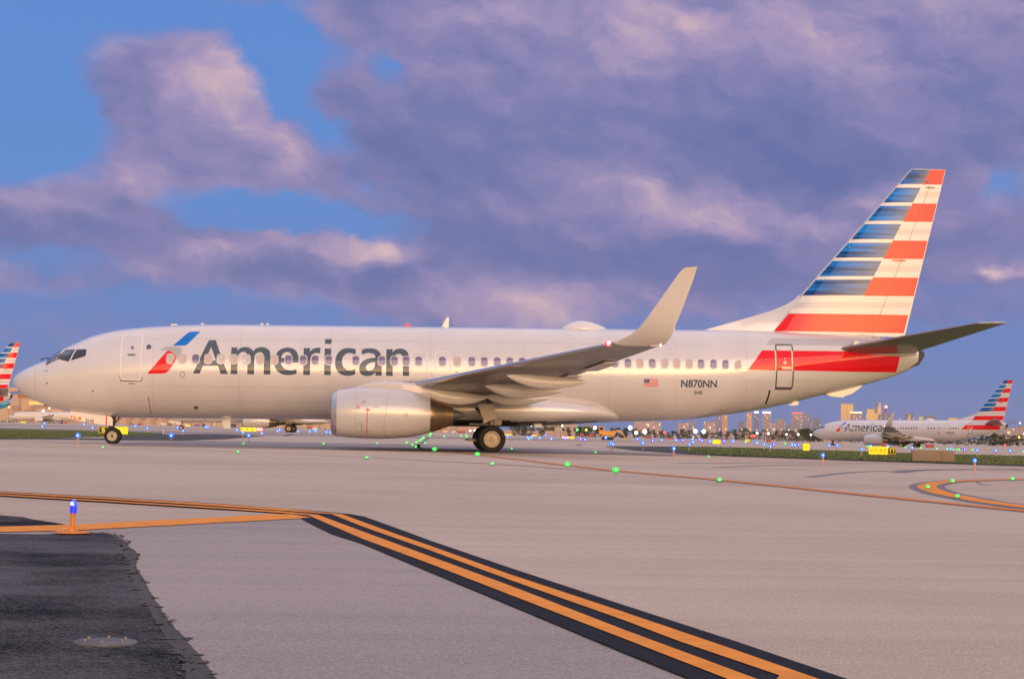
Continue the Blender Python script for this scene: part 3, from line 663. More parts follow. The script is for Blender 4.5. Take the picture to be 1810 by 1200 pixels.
# --- engines
def build_engine(s):
    Y = s*4.83
    ST = [(13.20,.46,2.04,.80),(13.24,.42,2.08,.84),(13.30,.40,2.11,.88),(13.42,.36,2.16,.94),(13.8,.305,2.24,1.01),(14.3,.275,2.29,1.05),(15.0,.26,2.31,1.07),(15.6,.27,2.28,1.06),(16.2,.32,2.20,1.01),(16.7,.41,2.08,.92),(17.05,.50,1.97,.83)]
    def sec(X, z0, z1, w, k=1.0):
        zc = (z0+z1)/2; h = (z1-z0)/2*k; pts = []
        for i in range(56):
            a = 2*math.pi*i/56; c_, s_ = math.cos(a), math.sin(a)
            e = 2.0 if s_ > 0 else 2.35
            pts.append(Vector((X, Y+w*k*math.copysign(abs(c_)**(2/e), c_), zc+h*math.copysign(abs(s_)**(2/e), s_))))
        return pts
    bm = bmesh.new(); loft(bm, [sec(*a) for a in ST[3:]], caps=False)
    ins = [sec(17.05,.50,1.97,.83,.97), sec(16.6,.45,2.0,.86,.86)]; loft(bm, [sec(*ST[-1])]+ins, caps=False)
    E = link('engine', bm, WINGW, AIR, smooth=45); E.active_material = mat('nacelle_paint', (.60,.58,.565), .3, .15, 1, .06, noise=(.8,.04,(1,1,1)), bump=(1.3,.06,.02))
    def nac(X, Z):
        z0 = pchip([a[0] for a in ST], [a[1] for a in ST])(X); z1 = pchip([a[0] for a in ST], [a[2] for a in ST])(X); w = pchip([a[0] for a in ST], [a[3] for a in ST])(X)
        q = (Z-(z0+z1)/2)/((z1-z0)/2); e = 2 if q > 0 else 2.35; return 4.83+w*max(1-min(abs(q), 1)**e, 0)**(1/e)
    bm = bmesh.new(); loft(bm, [sec(13.6,.46,2.08,.86,.86), sec(13.34,.44,2.08,.86,.90), sec(13.23,.42,2.08,.86,.94)]+[sec(*a) for a in ST[:4]], caps=False)
    link('inlet_lip', bm, METAL, E, smooth=60)
    bm = bmesh.new(); loft(bm, [sec(13.6,.46,2.08,.86,.86), sec(14.25,.45,2.08,.86,.86), sec(14.3,.45,2.08,.86,.3), sec(14.0,.45,2.08,.86,.2), sec(13.75,.45,2.08,.86,.02)], caps=False); link('fan', bm, DARKG, E, smooth=40)
    bm = bmesh.new(); prof = [(16.4,.80),(17.05,.70),(17.25,.67),(17.27,.655),(17.5,.58),(17.52,.565),(17.97,.40),(17.97,.36),(17.6,.34)]
    lathe(bm, prof, (0, Y, 1.22), 'X', 40); link('exhaust_nozzle', bm, HOT, E, smooth=35)
    bm = bmesh.new(); lathe(bm, [(17.3,.30),(17.9,.25),(18.3,.12),(18.5,.02)], (0, Y, 1.22), 'X', 24); link('exhaust_plug', bm, DARKG, E, smooth=40)
    # pylon
    op = [(14.05,2.26),(14.5,2.42),(15.1,2.52),(15.7,2.53),(16.3,2.46),(16.8,2.42),(18.3,2.15),(19.4,1.98),(19.0,1.72),(18.2,1.62),(17.6,1.64),(17.2,1.75),(16.8,1.98),(15.5,2.1)]
    up = pchip([p[0] for p in op[:8]], [p[1] for p in op[:8]]); lo = pchip([14.05,15.5,16.8,17.2,17.6,18.2,19.0,19.4], [2.2,2.1,1.98,1.75,1.64,1.62,1.72,1.96])
    secs = []
    for X in [14.05,14.2,14.5,15,15.5,16,16.5,17,17.4,17.8,18.3,18.8,19.2,19.4]:
        w = .05+.25*math.sin(math.pi*min(max((X-13.9)/5.7, 0), 1)); a, b = up(X), lo(X)
        secs.append([Vector((X, Y+dy*w, z)) for dy, z in ((0,a),(.55,a-.02),(1,lerp(a,b,.25)),(1,lerp(a,b,.85)),(.7,b),(-.7,b),(-1,lerp(a,b,.85)),(-1,lerp(a,b,.25)),(-.55,a-.02))])
    bm = bmesh.new(); loft(bm, secs); link('pylon', bm, WINGW, E, smooth=50)
    if s < 0:
        def NP(x, y):
            yy = -5.8
            for _ in range(10):
                X, Z = B(x, y, yy); yy = .5*yy-.5*nac(X, Z)
            return X, Z
        z7 = lambda x, y: NP(590+x/13.92, 700+y/13.92)
        sea = []
        sea.append([stroke([z7(1320,10),z7(1300,150),z7(1285,330),z7(1270,480),z7(1240,640),z7(1232,760),z7(1245,900),z7(1290,1000)], .012)])
        sea.append([stroke([NP(630,686),NP(629,705),NP(629,730),NP(628,755),NP(629,768)], .008)])
        sea.append([ell(*NP(717.8,732.3), .07, .07), ell(*NP(717.8,732.3), .05, .05)])
        sea.append([stroke([z7(690,680),z7(690,950)], .014)]); sea.append([stroke([z7(645,730),z7(730,730)], .012)]); sea.append([stroke([z7(600,868),z7(900,855)], .008)])
        for a, b in ((582,675),(628,640),(580,730),(680,655),(630,690)): sea.append([rrect(z7(a-12,b)[0], z7(a,b)[1]-.012, z7(a+14,b)[0], z7(a,b)[1]+.012, .004, 2)])
        for a, b, w in ((710,115,90),(670,160,100),(1000,265,100)): sea.append([rrect(z7(a,b)[0], z7(a,b)[1]-.012, z7(a+w,b)[0], z7(a,b)[1]+.010, .004, 2)])
        decals('cowl_seam', sea, SEAM, E, surf=nac, off=.005, sx_=.2, sz_=.07)
        c1 = z7(598,272); c2 = z7(825,338)
        rd = [[ell(*c1,.062,.062), ell(*c1,.045,.045)], [ell(*c1,.014,.035)], [ell(*c2,.055,.055), ell(*c2,.022,.022)], [[z7(840,325),z7(885,318),z7(880,345),z7(840,350)]], [stroke([z7(826,390),z7(820,560),z7(812,740),z7(806,950)], .03)], [rrect(z7(590,200)[0], z7(590,200)[1], z7(640,190)[0], z7(590,190)[1], .004, 2)]]
        decals('warning_mark', rd, mat('warning_red', (.72,.06,.04), .5), E, surf=nac, off=.007, sx_=.2, sz_=.06)
        # chine strake
    return E
build_engine(-1); build_engine(1)
# --- tailplanes
def build_stab(s):
    secs = []
    for y, lx, tx, z, zt, tc_ in ((.4,34.15,37.9,4.10,4.02,.11),(1.0,34.62,37.92,4.17,4.10,.11),(4,36.5,38.75,4.58,4.53,.10),(6.7,38.25,39.45,4.92,4.90,.09),(7.05,38.55,39.53,4.965,4.95,.07),(7.17,38.95,39.56,4.98,4.97,.05)):
        secs.append([Vector((p.x, s*p.y, p.z)) for p in airfoil((lx,y,z), (tx,y,zt), (0,-.13,1), tc_, camber=0)])
    bm = bmesh.new(); loft(bm, secs); W = link('tailplane', bm, WINGU, AIR, smooth=40)
    secs = [[Vector((p.x, s*p.y, p.z)) for p in airfoil((lx,y,z), (tx,y,zt), (0,-.13,1), tc_, camber=0)] for y, lx, tx, z, zt, tc_ in ((6.98,38.46,39.56,4.956,4.945,.085),(7.1,38.62,39.58,4.972,4.962,.075),(7.2,38.98,39.6,4.985,4.975,.05))]
    bm = bmesh.new(); loft(bm, secs); link('tip_cap', bm, WINGW, W, smooth=40)
    # root fillet
    secs = [[Vector((x, s*(fus(x, zc_)-.04+w*math.cos(2*math.pi*i/14)), zc_+h*math.sin(2*math.pi*i/14))) for i in range(14)] for x, w, h, zc_ in ((34.4,.03,.03,4.14),(35.2,.12,.16,4.13),(36.4,.16,.22,4.1),(37.4,.16,.2,4.06),(38.0,.08,.1,4.05))]
    bm = bmesh.new(); loft(bm, secs); link('root_fillet', bm, LGREY, W, smooth=60)
    return W
build_stab(-1); build_stab(1)
# --- antennas and fittings on top and below
def blade(name, x0, x1, xt0, xt1, z0, z1, m=WHITE, y=0, th=.03):
    bm = bmesh.new(); loft(bm, [[Vector((x0,y-th,z0)),Vector((x0+(x1-x0)*.3,y-th*1.5,z0)),Vector((x1,y,z0)),Vector((x0+(x1-x0)*.3,y+th*1.5,z0)),Vector((x0,y+th,z0))],[Vector((xt0,y-th*.4,z1)),Vector((xt0+(xt1-xt0)*.3,y-th*.6,z1)),Vector((xt1,y,z1)),Vector((xt0+(xt1-xt0)*.3,y+th*.6,z1)),Vector((xt0,y+th*.4,z1))]]); return link(name, bm, m, FUS)
a = B(779,578.5,0); b = B(793,578.5,0); c = B(789,561,0); d = B(793.5,560.5,0); blade('blade_antenna', a[0], b[0], c[0], d[0], 4.9, c[1])
a = B(1186,582,0); b = B(1193,582,0); c = B(1190.5,571,0); d = B(1194.5,570.5,0); blade('blade_antenna', a[0], b[0], c[0], d[0], 4.9, c[1])
for p, q, yy in (((390,737),(407,757),0),((936,740),(958,755.5),-1.25),((975,744),(993,762),0)):
    a = B(*p, yy); b = B(q[0], q[1], yy); blade('belly_antenna', a[0], a[0]+.40, b[0]-.28, b[0]+.02, a[1]+.12, b[1], mat('antenna_white', (.86,.84,.82), .5), y=yy)
bm = bmesh.new(); x0 = B(990,580,0)[0]; x1 = B(1080,580,0)[0]; zt = B(1030,566.5,0)[1]; secs = []
for t, k in ((0,.02),(.04,.30),(.1,.52),(.2,.79),(.32,.96),(.43,1),(.58,.9),(.75,.62),(.9,.26),(1,.02)):
    X = lerp(x0, x1, t); s_ = []
    for i in range(21):
        a = math.pi*i/20; s_.append(Vector((X, .62*k**.8*math.cos(a), 4.86+(zt-4.86)*k*math.sin(a)**.9)))
    secs.append(s_)
loft(bm, secs); link('radome_hump', bm, WHITE, FUS, smooth=50)
bm = bmesh.new(); lathe(bm, [(4.92,.13),(4.99,.12),(5.05,.07),(5.07,.001)], (B(720,576,0)[0], 0, 0), 'Z', 16); link('beacon_light', bm, mat('beacon_red', (.6,.05,.04), .3, emit=(1,.12,.08), estr=.6), FUS, smooth=40)
for px_ in (308,358,463,473):
    X = B(px_, 574, 0)[0]; bm = bmesh.new(); box(bm, (X, 0, fT(X)+.03), (.28 if px_ == 308 else .14, .12, .05), bev=.015); link('roof_fitting', bm, WHITE, FUS)
bm = bmesh.new(); prism(bm, [B(1397,713.5,0), B(1392,716,0), B(1408,716.5,0), B(1412,711.5,0), B(1405,708,0)], -.09, .09); link('belly_fitting', bm, WHITE, FUS)
bm = bmesh.new(); prism(bm, [B(1458,697.5,0), B(1468,700.5,0), B(1490,702.3,0), B(1491,700,0), B(1505,695.5,0), B(1524,681,0), B(1480,690,0)], -.14, .14); link('tail_skid', bm, WHITE, FUS)
bm = bmesh.new(); prism(bm, [(35.0,4.28),(35.35,4.28),(35.3,4.36),(35.25,4.5),(35.1,4.5)], -1.15, -.9); link('stabiliser_vane', bm, LGREY, FUS)
# --- landing gear
def wheel_meshes(r, w, rr):
    b1 = bmesh.new(); prof = [(-w*.38,rr*.95),(-w*.46,rr*1.08),(-w*.5,r*.84),(-w*.46,r*.93),(-w*.33,r*.985),(-w*.12,r),(w*.12,r),(w*.33,r*.985),(w*.46,r*.93),(w*.5,r*.84),(w*.46,rr*1.08),(w*.38,rr*.95)]
    lathe(b1, prof, (0,0,0), 'Y', 48, caps=False)
    zf = -r*.965
    for v in b1.verts: v.co.z = max(v.co.z, zf)
    b2 = bmesh.new(); lathe(b2, [(-w*.40,.0),(-w*.42,rr*.18),(-w*.36,rr*.22),(-w*.30,rr*.5),(-w*.32,rr*.78),(-w*.42,rr*.88),(-w*.44,rr*1.0),(w*.44,rr*1.0),(w*.42,rr*.88),(w*.32,rr*.78),(w*.3,rr*.3),(w*.4,.0)], (0,0,0), 'Y', 36)
    b3 = bmesh.new()
    for i in range(10):
        a = 2*math.pi*i/10
        for sd_ in (-1, 1): tube(b3, (math.cos(a)*rr*.64, sd_*w*.295, math.sin(a)*rr*.64), (math.cos(a)*rr*.64, sd_*w*.345, math.sin(a)*rr*.64), rr*.045, n=8)
    return b1, b2, b3
def wheel(parent, x, y, z, r, w, rr):
    b1, b2, b3 = wheel_meshes(r, w, rr)
    t = link('tyre', b1, TYRE, parent, smooth=35, loc=(x,y,z)); link('wheel_rim', b2, RIM, parent, smooth=35, loc=(x,y,z)); link('rim_bolts', b3, GEARD, parent, loc=(x,y,z))
zg = lambda X: -X*SN/CS
bm = bmesh.new(); XN = 4.12
tube(bm, (XN,0,1.25), (XN-.02,0,.72), .11); tube(bm, (XN-.02,0,.75), (XN,0,.30), .065); tube(bm, (XN,-.30,.28), (XN,.30,.28), .05); tube(bm, (XN+.02,0,.62), (XN+.27,0,.48), .03); tube(bm, (XN+.27,0,.48), (XN+.05,0,.32), .03); tube(bm, (XN-.02,0,.78), (XN-.75,0,1.15), .05); tube(bm, (XN+.02,0,.75), (XN+.35,0,1.15), .03); box(bm, (XN-.12,0,.62), (.12,.24,.14))
NG = link('nose_gear', bm, GEARD, AIR, smooth=40)
for y in (-.2, .2): wheel(NG, XN, y, zg(XN)+.325, .337, .20, .205)
dq = [B(x, y, -.42) for x, y in ((124.5,726.5),(160,730.5),(190,734.5),(196,736),(199.5,740),(199.3,752.6),(190,751.8),(165,748.2),(140,744),(122.5,739.5),(121.5,733))]
for s in (-1, 1):
    bm = bmesh.new(); prism(bm, dq, s*.42, s*.45); gd = link('gear_door', bm, WHITE, NG)
z5 = lambda x, y: B(120+x/13.92, 720+y/13.92, -.45)
dm = lambda x, z: Vector((x, -.458, z))
def slant(x, z): return Vector((x, -.458, z-.115*(x-3.0)))
bm = bmesh.new(); prism(bm, [z5(932,195),z5(962,198),z5(962,440),z5(930,436)], -.456, -.451); link('door_stripe', bm, mat('stripe_red', (.78,.03,.04), .4), NG)
x0, z0 = z5(45,290); x1, z1 = z5(335,205); link('door_number', textbm('73-8', x0, z0+.115*(x0-3), x1-x0, .155, slant, .04), ORANGE, NG)
x0, z0 = z5(428,362); x1, z1 = z5(645,275); link('door_code', textbm('3HE', x0, z0+.115*(x0-3), x1-x0, .15, slant, .025), DARKG, NG)
def build_main(s):
    X, Y = 19.62+(.15 if s > 0 else 0), s*2.86; zw = zg(X)+.535
    bm = bmesh.new(); tube(bm, (X-.05,Y,1.9), (X,Y,.85), .15); tube(bm, (X,Y,.9), (X,Y,zw), .10); tube(bm, (X,Y-.55,zw), (X,Y+.55,zw), .09); tube(bm, (X+.05,Y,.9), (X+.35,Y,.66), .05); tube(bm, (X+.35,Y,.66), (X+.08,Y,zw+.1), .05); tube(bm, (X,Y,.95), (X-.55,Y*.72,1.5), .07); tube(bm, (X-.05,Y,.75), (X-.3,Y,.45), .06); tube(bm, (X-.12,Y-s*.05,.9), (X-.12,Y-s*.05,.4), .04); box(bm, (X+.25,Y,.95), (.35,.25,.25), bev=.04); tube(bm, (X-.9,Y,.86), (X+.1,Y,.84), .07); box(bm, (X-.75,Y-s*.25,zw-.05), (.3,.06,.1))
    GM_ = link('main_gear', bm, STEEL, AIR, smooth=40)
    for dy in (-.43, .43): wheel(GM_, X, Y+dy, zw, .555, .40, .33)
    z6 = lambda x, y: B(800+x/8.227, 690+y/8.227, -3.35)
    bm = bmesh.new(); yy = s*3.36; prism(bm, [z6(360,200),z6(610,190),z6(625,345),z6(435,400)], yy-s*.02, yy+s*.02); link('gear_door', bm, GDOOR, GM_)
    bm = bmesh.new(); yy = s*3.42; prism(bm, [z6(445,392),z6(640,345),z6(645,410),z6(560,425),z6(495,468),z6(442,478)], yy-s*.02, yy+s*.02); link('lower_gear_door', bm, GDOOR, GM_)
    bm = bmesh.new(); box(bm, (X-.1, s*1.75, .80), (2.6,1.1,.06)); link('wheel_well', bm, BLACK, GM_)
build_main(-1); build_main(1)
# ------------------------------------------------------------------ ground
def sst(v, a, b): t = min(max((v-a)/(b-a), 0), 1); return t*t*(3-2*t)
def gz(x, y): return -.85*sst(y, 110, 270)*sst(x, 10, 80)
def GG(x, y, h=0.0, far=900):
    """point h above the real ground on the sight line, never farther than far"""
    z = h
    for _ in range(12):
        d = ray(x, y)
        if d.z > -1e-5: break
        p = G(x, y, z); z = .5*z+.5*(h+gz(p.x, p.y))
    d = ray(x, y); t = (z-CAM[2])/d.z if d.z < -1e-5 else 1e9
    if t > far or t < 0:
        t = far; p = PD(x, y, t); return p
    return PD(x, y, t)
def hor(x): 
    d = RGT*((x-PW/2)/FPX)+FWD
    return PH/2+FPX*(d.z)/(UPV.z) if True else 0
def ghost(p): return gz(p.x, p.y)
def ground_mat(name, c1, c2, rough=.75, grain=1.0, streak=.5, spec=.3, con=.34, midw=.25):
    m = bpy.data.materials.new(name); m.use_nodes = True; t = m.node_tree; b = t.nodes['Principled BSDF']; Ln = t.links.new
    co = t.nodes.new('ShaderNodeTexCoord')
    def nz(scale, det, st=(1,1,1), rt=0):
        mp = t.nodes.new('ShaderNodeMapping'); Ln(co.outputs['Object'], mp.inputs[0]); mp.inputs['Scale'].default_value = st; mp.inputs['Rotation'].default_value = (0,0,rt)
        n = t.nodes.new('ShaderNodeTexNoise'); Ln(mp.outputs[0], n.inputs['Vector']); n.inputs['Scale'].default_value = scale; n.inputs['Detail'].default_value = det; return n.outputs['Fac']
    def ma(op, a, b_, c=None):
        n = t.nodes.new('ShaderNodeMath'); n.operation = op
        for i, v in enumerate((a, b_, c)):
            if v is None: continue
            if hasattr(v, 'is_linked'): Ln(v, n.inputs[i])
            else: n.inputs[i].default_value = v
        return n.outputs[0]
    big = nz(.11, 5); mid = nz(.9, 5, (1,1,1)); stq = nz(.22, 6, (.12,1.6,1), R(-6)); fine = nz(55, 2); broom = nz(1, 2, (230, 32, 1)); st2 = nz(1.3, 5, (.05, 1.9, 1), R(-9)); fine2 = nz(17, 3)
    v = ma('MULTIPLY_ADD', big, .9, ma('MULTIPLY', stq, streak)); v = ma('MULTIPLY_ADD', mid, midw, v); v = ma('MULTIPLY_ADD', fine2, .5*grain, v); v = ma('MULTIPLY_ADD', fine, 1.2*grain, v); v = ma('MULTIPLY_ADD', broom, 1.5*grain, v); v = ma('MULTIPLY_ADD', st2, 1.0*streak, v)
    r = t.nodes.new('ShaderNodeMapRange'); Ln(v, r.inputs[0]); mean = .45+1.0*streak+midw/2+.25*grain+1.35*grain; r.inputs[1].default_value = mean-con; r.inputs[2].default_value = mean+con
    mx = t.nodes.new('ShaderNodeMix'); mx.data_type = 'RGBA'; Ln(r.outputs[0], mx.inputs[0]); mx.inputs[6].default_value = tuple(c1)+(1,); mx.inputs[7].default_value = tuple(c2)+(1,)
    Ln(mx.outputs[2], b.inputs['Base Color']); b.inputs['Roughness'].default_value = rough; b.inputs['Specular IOR Level'].default_value = spec
    bp = t.nodes.new('ShaderNodeBump'); bp.inputs['Strength'].default_value = .6*grain; bp.inputs['Distance'].default_value = .008; Ln(fine, bp.inputs['Height']); Ln(bp.outputs[0], b.inputs['Normal'])
    return m
CONC = ground_mat('taxiway_concrete', (.47,.362,.265), (.74,.575,.415))
CONC2 = ground_mat('asphalt_band_and_shade', (.32,.255,.222), (.41,.33,.285), grain=.4)
SHOULD = ground_mat('shoulder_asphalt', (.008,.0075,.008), (.17,.155,.158), rough=.9, grain=1.2, streak=.5, con=.5, spec=.08, midw=2.6)
SHOULD2 = ground_mat('worn_asphalt', (.075,.068,.066), (.16,.145,.138), con=.6, spec=.1, rough=.9, grain=1.3, streak=.3)
YEL = mat('marking_yellow', (.97,.34,.04), .7, noise=(5,.16,(1,1,1)), spec=.15)
MBLK = mat('marking_black', (.020,.019,.021), .8, noise=(9,.4,(1,1,1)), spec=.12)
MRED = mat('marking_faded', (.42,.18,.10), .7)
MWHT = mat('marking_cream', (.80,.66,.42), .6)
def axis(a): return sorted(set(a))
gx = axis([-8450,-5000,-2000,-900]+list(range(-420,640,20))+[900,2000,5000,8450]); gy = axis([-1390,-800,-300]+list(range(-140,600,20))+[900,1500,3000,6000,10900])
bm = bmesh.new(); vv = [[bm.verts.new((x, y, gz(x, y))) for x in gx] for y in gy]
for j in range(len(gy)-1):
    for i in range(len(gx)-1): bm.faces.new((vv[j][i], vv[j][i+1], vv[j+1][i+1], vv[j+1][i]))
struct('ground', bm, CONC, smooth=True)
def lay(name, pts, z, m, real=True):
    """pts are ground points (or photo points traced onto the ground)"""
    q = [G(*p) for p in pts]
    # follow the fall of the ground
    bm = sheet([(p.x, p.y) for p in q], 0)
    for v in bm.verts: v.co.z = gz(v.co.x, v.co.y)+z
    o = struct(name, bm, m); return o
def jag(pts, amp, step, seed):
    rnd = random.Random(seed); out = []; w = 0
    for a, b in zip(pts, pts[1:]):
        d = math.dist(a, b); t = 0
        while t < d:
            w = .75*w+rnd.gauss(0, amp*.45); k = t/d
            out.append((lerp(a[0], b[0], k)+w+max(rnd.gauss(0, amp*.5), -amp), lerp(a[1], b[1], k))); t += step*rnd.uniform(.3, 2.4)
    out.append(pts[-1]); return out
def crumbs(pts, spread, n, z, m, seed):
    """loose worn flakes along an edge, one sheet"""
    rnd = random.Random(seed); bm = bmesh.new()
    for i in range(n):
        k = rnd.randrange(len(pts)-1); t = rnd.random(); x = lerp(pts[k][0], pts[k+1][0], t)+rnd.gauss(0, spread); y = lerp(pts[k][1], pts[k+1][1], t)
        w = rnd.uniform(1, 7)*(1+(y-940)/200); h = rnd.uniform(.35, 1.3)*(1+(y-940)/160); q = []
        for j in range(7):
            a = 6.283*j/7; rr = rnd.uniform(.5, 1.1); p = G(x+math.cos(a)*w*rr, y+math.sin(a)*h*rr); q.append(bm.verts.new((p.x, p.y, z)))
        try: bm.faces.new(q)
        except ValueError: pass
    o = struct('asphalt_shoulder', bm, m); return o
APRON = ground_mat('apron_concrete', (.315,.262,.222), (.52,.43,.365), grain=1.2)
lay('apron', [(-60,941),(0,940.5),(127,937.5),(300,928.5),(400,923),(531,916.5),(560,931),(588,944.5),(640,961),(760,1011.5),(900,1070),(1100,1154),(1210,1198.5),(1260,1222),(-60,1222)], .002, APRON)
edge = [(0,944),(70,945),(150,942),(192,945),(208,955),(218,975),(222,1000),(234,1028),(252,1058),(272,1092),(292,1126),(310,1156),(326,1185),(345,1222)]
lay('asphalt_shoulder', jag(edge, 1.2, 2.0, 3)+[(0,1222),(-60,1222),(-60,944)], .005, SHOULD)
fr = [(150,941),(190,942),(210,947),(224,957),(230,968),(246,980),(242,992),(240,1004),(250,1018),(260,1036),(276,1062),(290,1084),(304,1104),(322,1124),(345,1150),(362,1172),(398,1222)]
lay('asphalt_shoulder', jag(fr, 1.5, 1.1, 9)+[(300,1222),(200,1050),(150,960)], .003, SHOULD2)
lay('asphalt_shoulder', jag([(300,1140),(318,1162),(330,1222)],4,3,12)+jag([(346,1222),(332,1165),(312,1140)],5,3,14), .007, SHOULD2)
lay('asphalt_shoulder', [(-60,909)]+jag([(0,911),(40,914),(80,922),(118,929)], 4, 5, 8)+[(118,930.5),(0,932),(-60,932.5)], .004, SHOULD)
crumbs(fr, 3, 45, .0065, SHOULD2, 4); crumbs(edge[4:], 5, 60, .0095, SHOULD2, 6)
# painted lines (photo points traced on the pavement)
lay('painted_line', [(-60,932.4),(0,932),(127,928.5),(300,919.5),(400,914.5),(470,910.2),(515,909.6),(555,912),(552,916.5),(531,917.2),(400,924),(300,929.5),(127,938.5),(0,941.5),(-60,942)], .008, YEL)
# double line: border band, then two yellow bands
lay('painted_line', [(-60,866),(0,869.2),(200,880.5),(400,892.2),(560,904.5),(618,909.5),(645,914.5),(700,934.5),(760,956.8),(900,1005),(1100,1071.2),(1300,1136.5),(1485,1199.5),(1530,1214),(1240,1214),(1210,1199.5),(1100,1155),(900,1071),(760,1012.5),(640,962),(588,945.5),(560,932),(531,917),(552,915.5),(500,907.5),(400,902),(200,889.6),(0,877.8),(-60,874.5)], .010, MBLK)
lay('painted_line', [(-60,868),(0,871),(200,882.2),(400,893.8),(500,901),(590,909.3),(604,910.6),(700,946.2),(760,967.2),(900,1018),(1100,1085),(1300,1154),(1429,1199.5),(1475,1215),(1365,1215),(1321+57,1199.5),(1200,1138),(1100,1099.5),(900,1028),(760,975.5),(640,932.5),(586,910.5),(500,904.2),(400,897),(200,884.4),(0,872.9),(-60,869.6)], .014, YEL)
lay('painted_line', [(-60,872.6),(0,875.2),(200,887.2),(400,899.2),(500,905.8),(562,911.8),(610,930),(760,986),(900,1038),(1100,1116.5),(1321,1199.5),(1362,1215),(1310,1215),(1270,1199.5),(1100,1132.5),(900,1054.5),(760,999.5),(640,954.5),(553,916.3),(545,912.3),(500,908.5),(400,901.5),(200,889),(0,877.2),(-60,874)], .014, YEL)
def line(pts, w, z, m, name='painted_line'):
    q = [G(*p) for p in pts]; lay_pts = stroke([(p.x, p.y) for p in q], w); bm = sheet(lay_pts, z)
    for v in bm.verts: v.co.z += gz(v.co.x, v.co.y)
    return struct(name, bm, m)
def curve(pts, n=8):
    out = []; P_ = [Vector(p) for p in pts]
    for i in range(len(P_)-1):
        p0, p1, p2, p3 = P_[max(i-1,0)], P_[i], P_[i+1], P_[min(i+2,len(P_)-1)]
        for k in range(n):
            t = k/n; out.append(tuple(.5*((2*p1)+(p2-p0)*t+(2*p0-5*p1+4*p2-p3)*t*t+(3*p1-p0-3*p2+p3)*t**3)))
    out.append(pts[-1]); return out
def gcurve(pts, n=8):
    return curve([tuple(G(*p).xy) for p in pts], n)
def gline(pts, w, z, m):
    bm = sheet(stroke(gcurve(pts), w), z)
    for v in bm.verts: v.co.z += gz(v.co.x, v.co.y)
    return struct('painted_line', bm, m)
c1 = [(764,795.3),(843,803.5),(1003,822.5),(1088,832),(1272,848.5),(1500,872),(1810,903),(1880,910)]
gline(c1, .42, .006, MRED); gline(c1, .19, .010, YEL)
c0 = [(764,795.3),(738,790),(745,783),(757,774),(766,768)]
gline(c0, .25, .006, mat('marking_dim', (.30,.22,.17), .7))
gline([(0,785.5),(182,791),(420,799),(648,808.5),(870,820),(1010,829.5),(1088,833)], .16, .006, MRED)
cu = [(1880,904),(1810,896),(1740,886.5),(1692,877.5),(1660,870.5),(1638,861),(1650,855),(1684,850.8),(1740,848.6),(1810,847),(1880,846)]
gline(cu, .66, .005, mat('marking_border', (.20,.18,.19), .7)); gline(cu, .36, .009, YEL)  # dark border band of the marking, yellow line on top
gline([(-60,783.3),(0,783.3),(90,783.9),(182,785)], .30, .008, MWHT)
for pts, w in (([(1265,826),(1400,821.5),(1560,821),(1700,824.5),(1810,829)],.30), ([(1430,843),(1520,834),(1640,830.5),(1810,831.5)],.25), ([(1585,835.5),(1620,831.5),(1700,829.3),(1810,829.5)],.5), ([(1200,819),(1400,817.5),(1600,819),(1810,824.5)],.3), ([(1725,849),(1732,855),(1750,858)],.06)):
    gline(pts, w, .004, mat('tyre_scuff', (.225,.20,.195), .7))
# far taxiway bands, painted shade under the airliner, grass islands and dark joints
lay('taxiway', [(-80,753.6),(330,762.2),(600,767.8),(900,773.6),(1200,780),(1200,783.6),(900,777.2),(600,771.6),(330,766.4),(-80,757.5)], .006, CONC2)
lay('taxiway', [(190,782.5),(330,778.5),(700,784.5),(1000,794),(1190,803),(1190,806.5),(1000,801.5),(700,797.0),(330,790.5),(200,788)], .006, CONC2)  # darker sheet standing in for the soft shade beneath the fuselage
lay('taxiway', [(-80,748.4),(600,763.0),(1200,775.8),(1810,788.5),(1900,790.5),(1900,792.5),(1810,790.6),(1200,778.2),(600,765.4),(-80,750.4)], .006, CONC2)
lay('asphalt_apron', [(240,765.8),(300,767.4),(380,767.2),(470,770.5),(400,776),(330,778.5),(220,778.3),(70,776.2),(-60,776.6),(-60,775.4),(80,774),(190,774.5)], .010, SHOULD2)
lay('asphalt_apron', [(1068,789.3),(1090,788.3),(1195,789.2),(1230,791),(1245,803),(1190,801),(1120,796)], .010, SHOULD2)
lay('asphalt_apron', [(498,770.3),(513,767.0),(520,767.0),(506,770.6)], .010, SHOULD2); lay('asphalt_apron', [(1016,787.6),(1024,785.9),(1030,785.9),(1022,787.8)], .010, SHOULD2)
lay('asphalt_apron', [(1195,800.8),(1300,805.5),(1400,809),(1500,812.6),(1700,819.2),(1900,825.5),(1900,826.7),(1700,820.6),(1500,814),(1400,810.4),(1300,806.7),(1195,802)], .012, SHOULD)
GR = ground_mat('grass_soil', (.10,.12,.03), (.18,.20,.06), rough=.9, grain=.8, streak=.3)
g1 = [(-80,756.4),(0,758.2),(120,760.8),(250,764.0),(292,766.5),(250,769.5),(190,771.5),(100,773.8),(0,774.6),(-80,774.8)]
g2 = [(1195,789.2),(1300,790.8),(1440,795.2),(1520,797.8),(1600,800.5),(1700,803.2),(1810,806.2),(1920,809),(1920,825.5),(1810,822.3),(1700,818.8),(1500,812.4),(1400,808.6),(1300,805.2),(1230,801.8),(1205,797)]
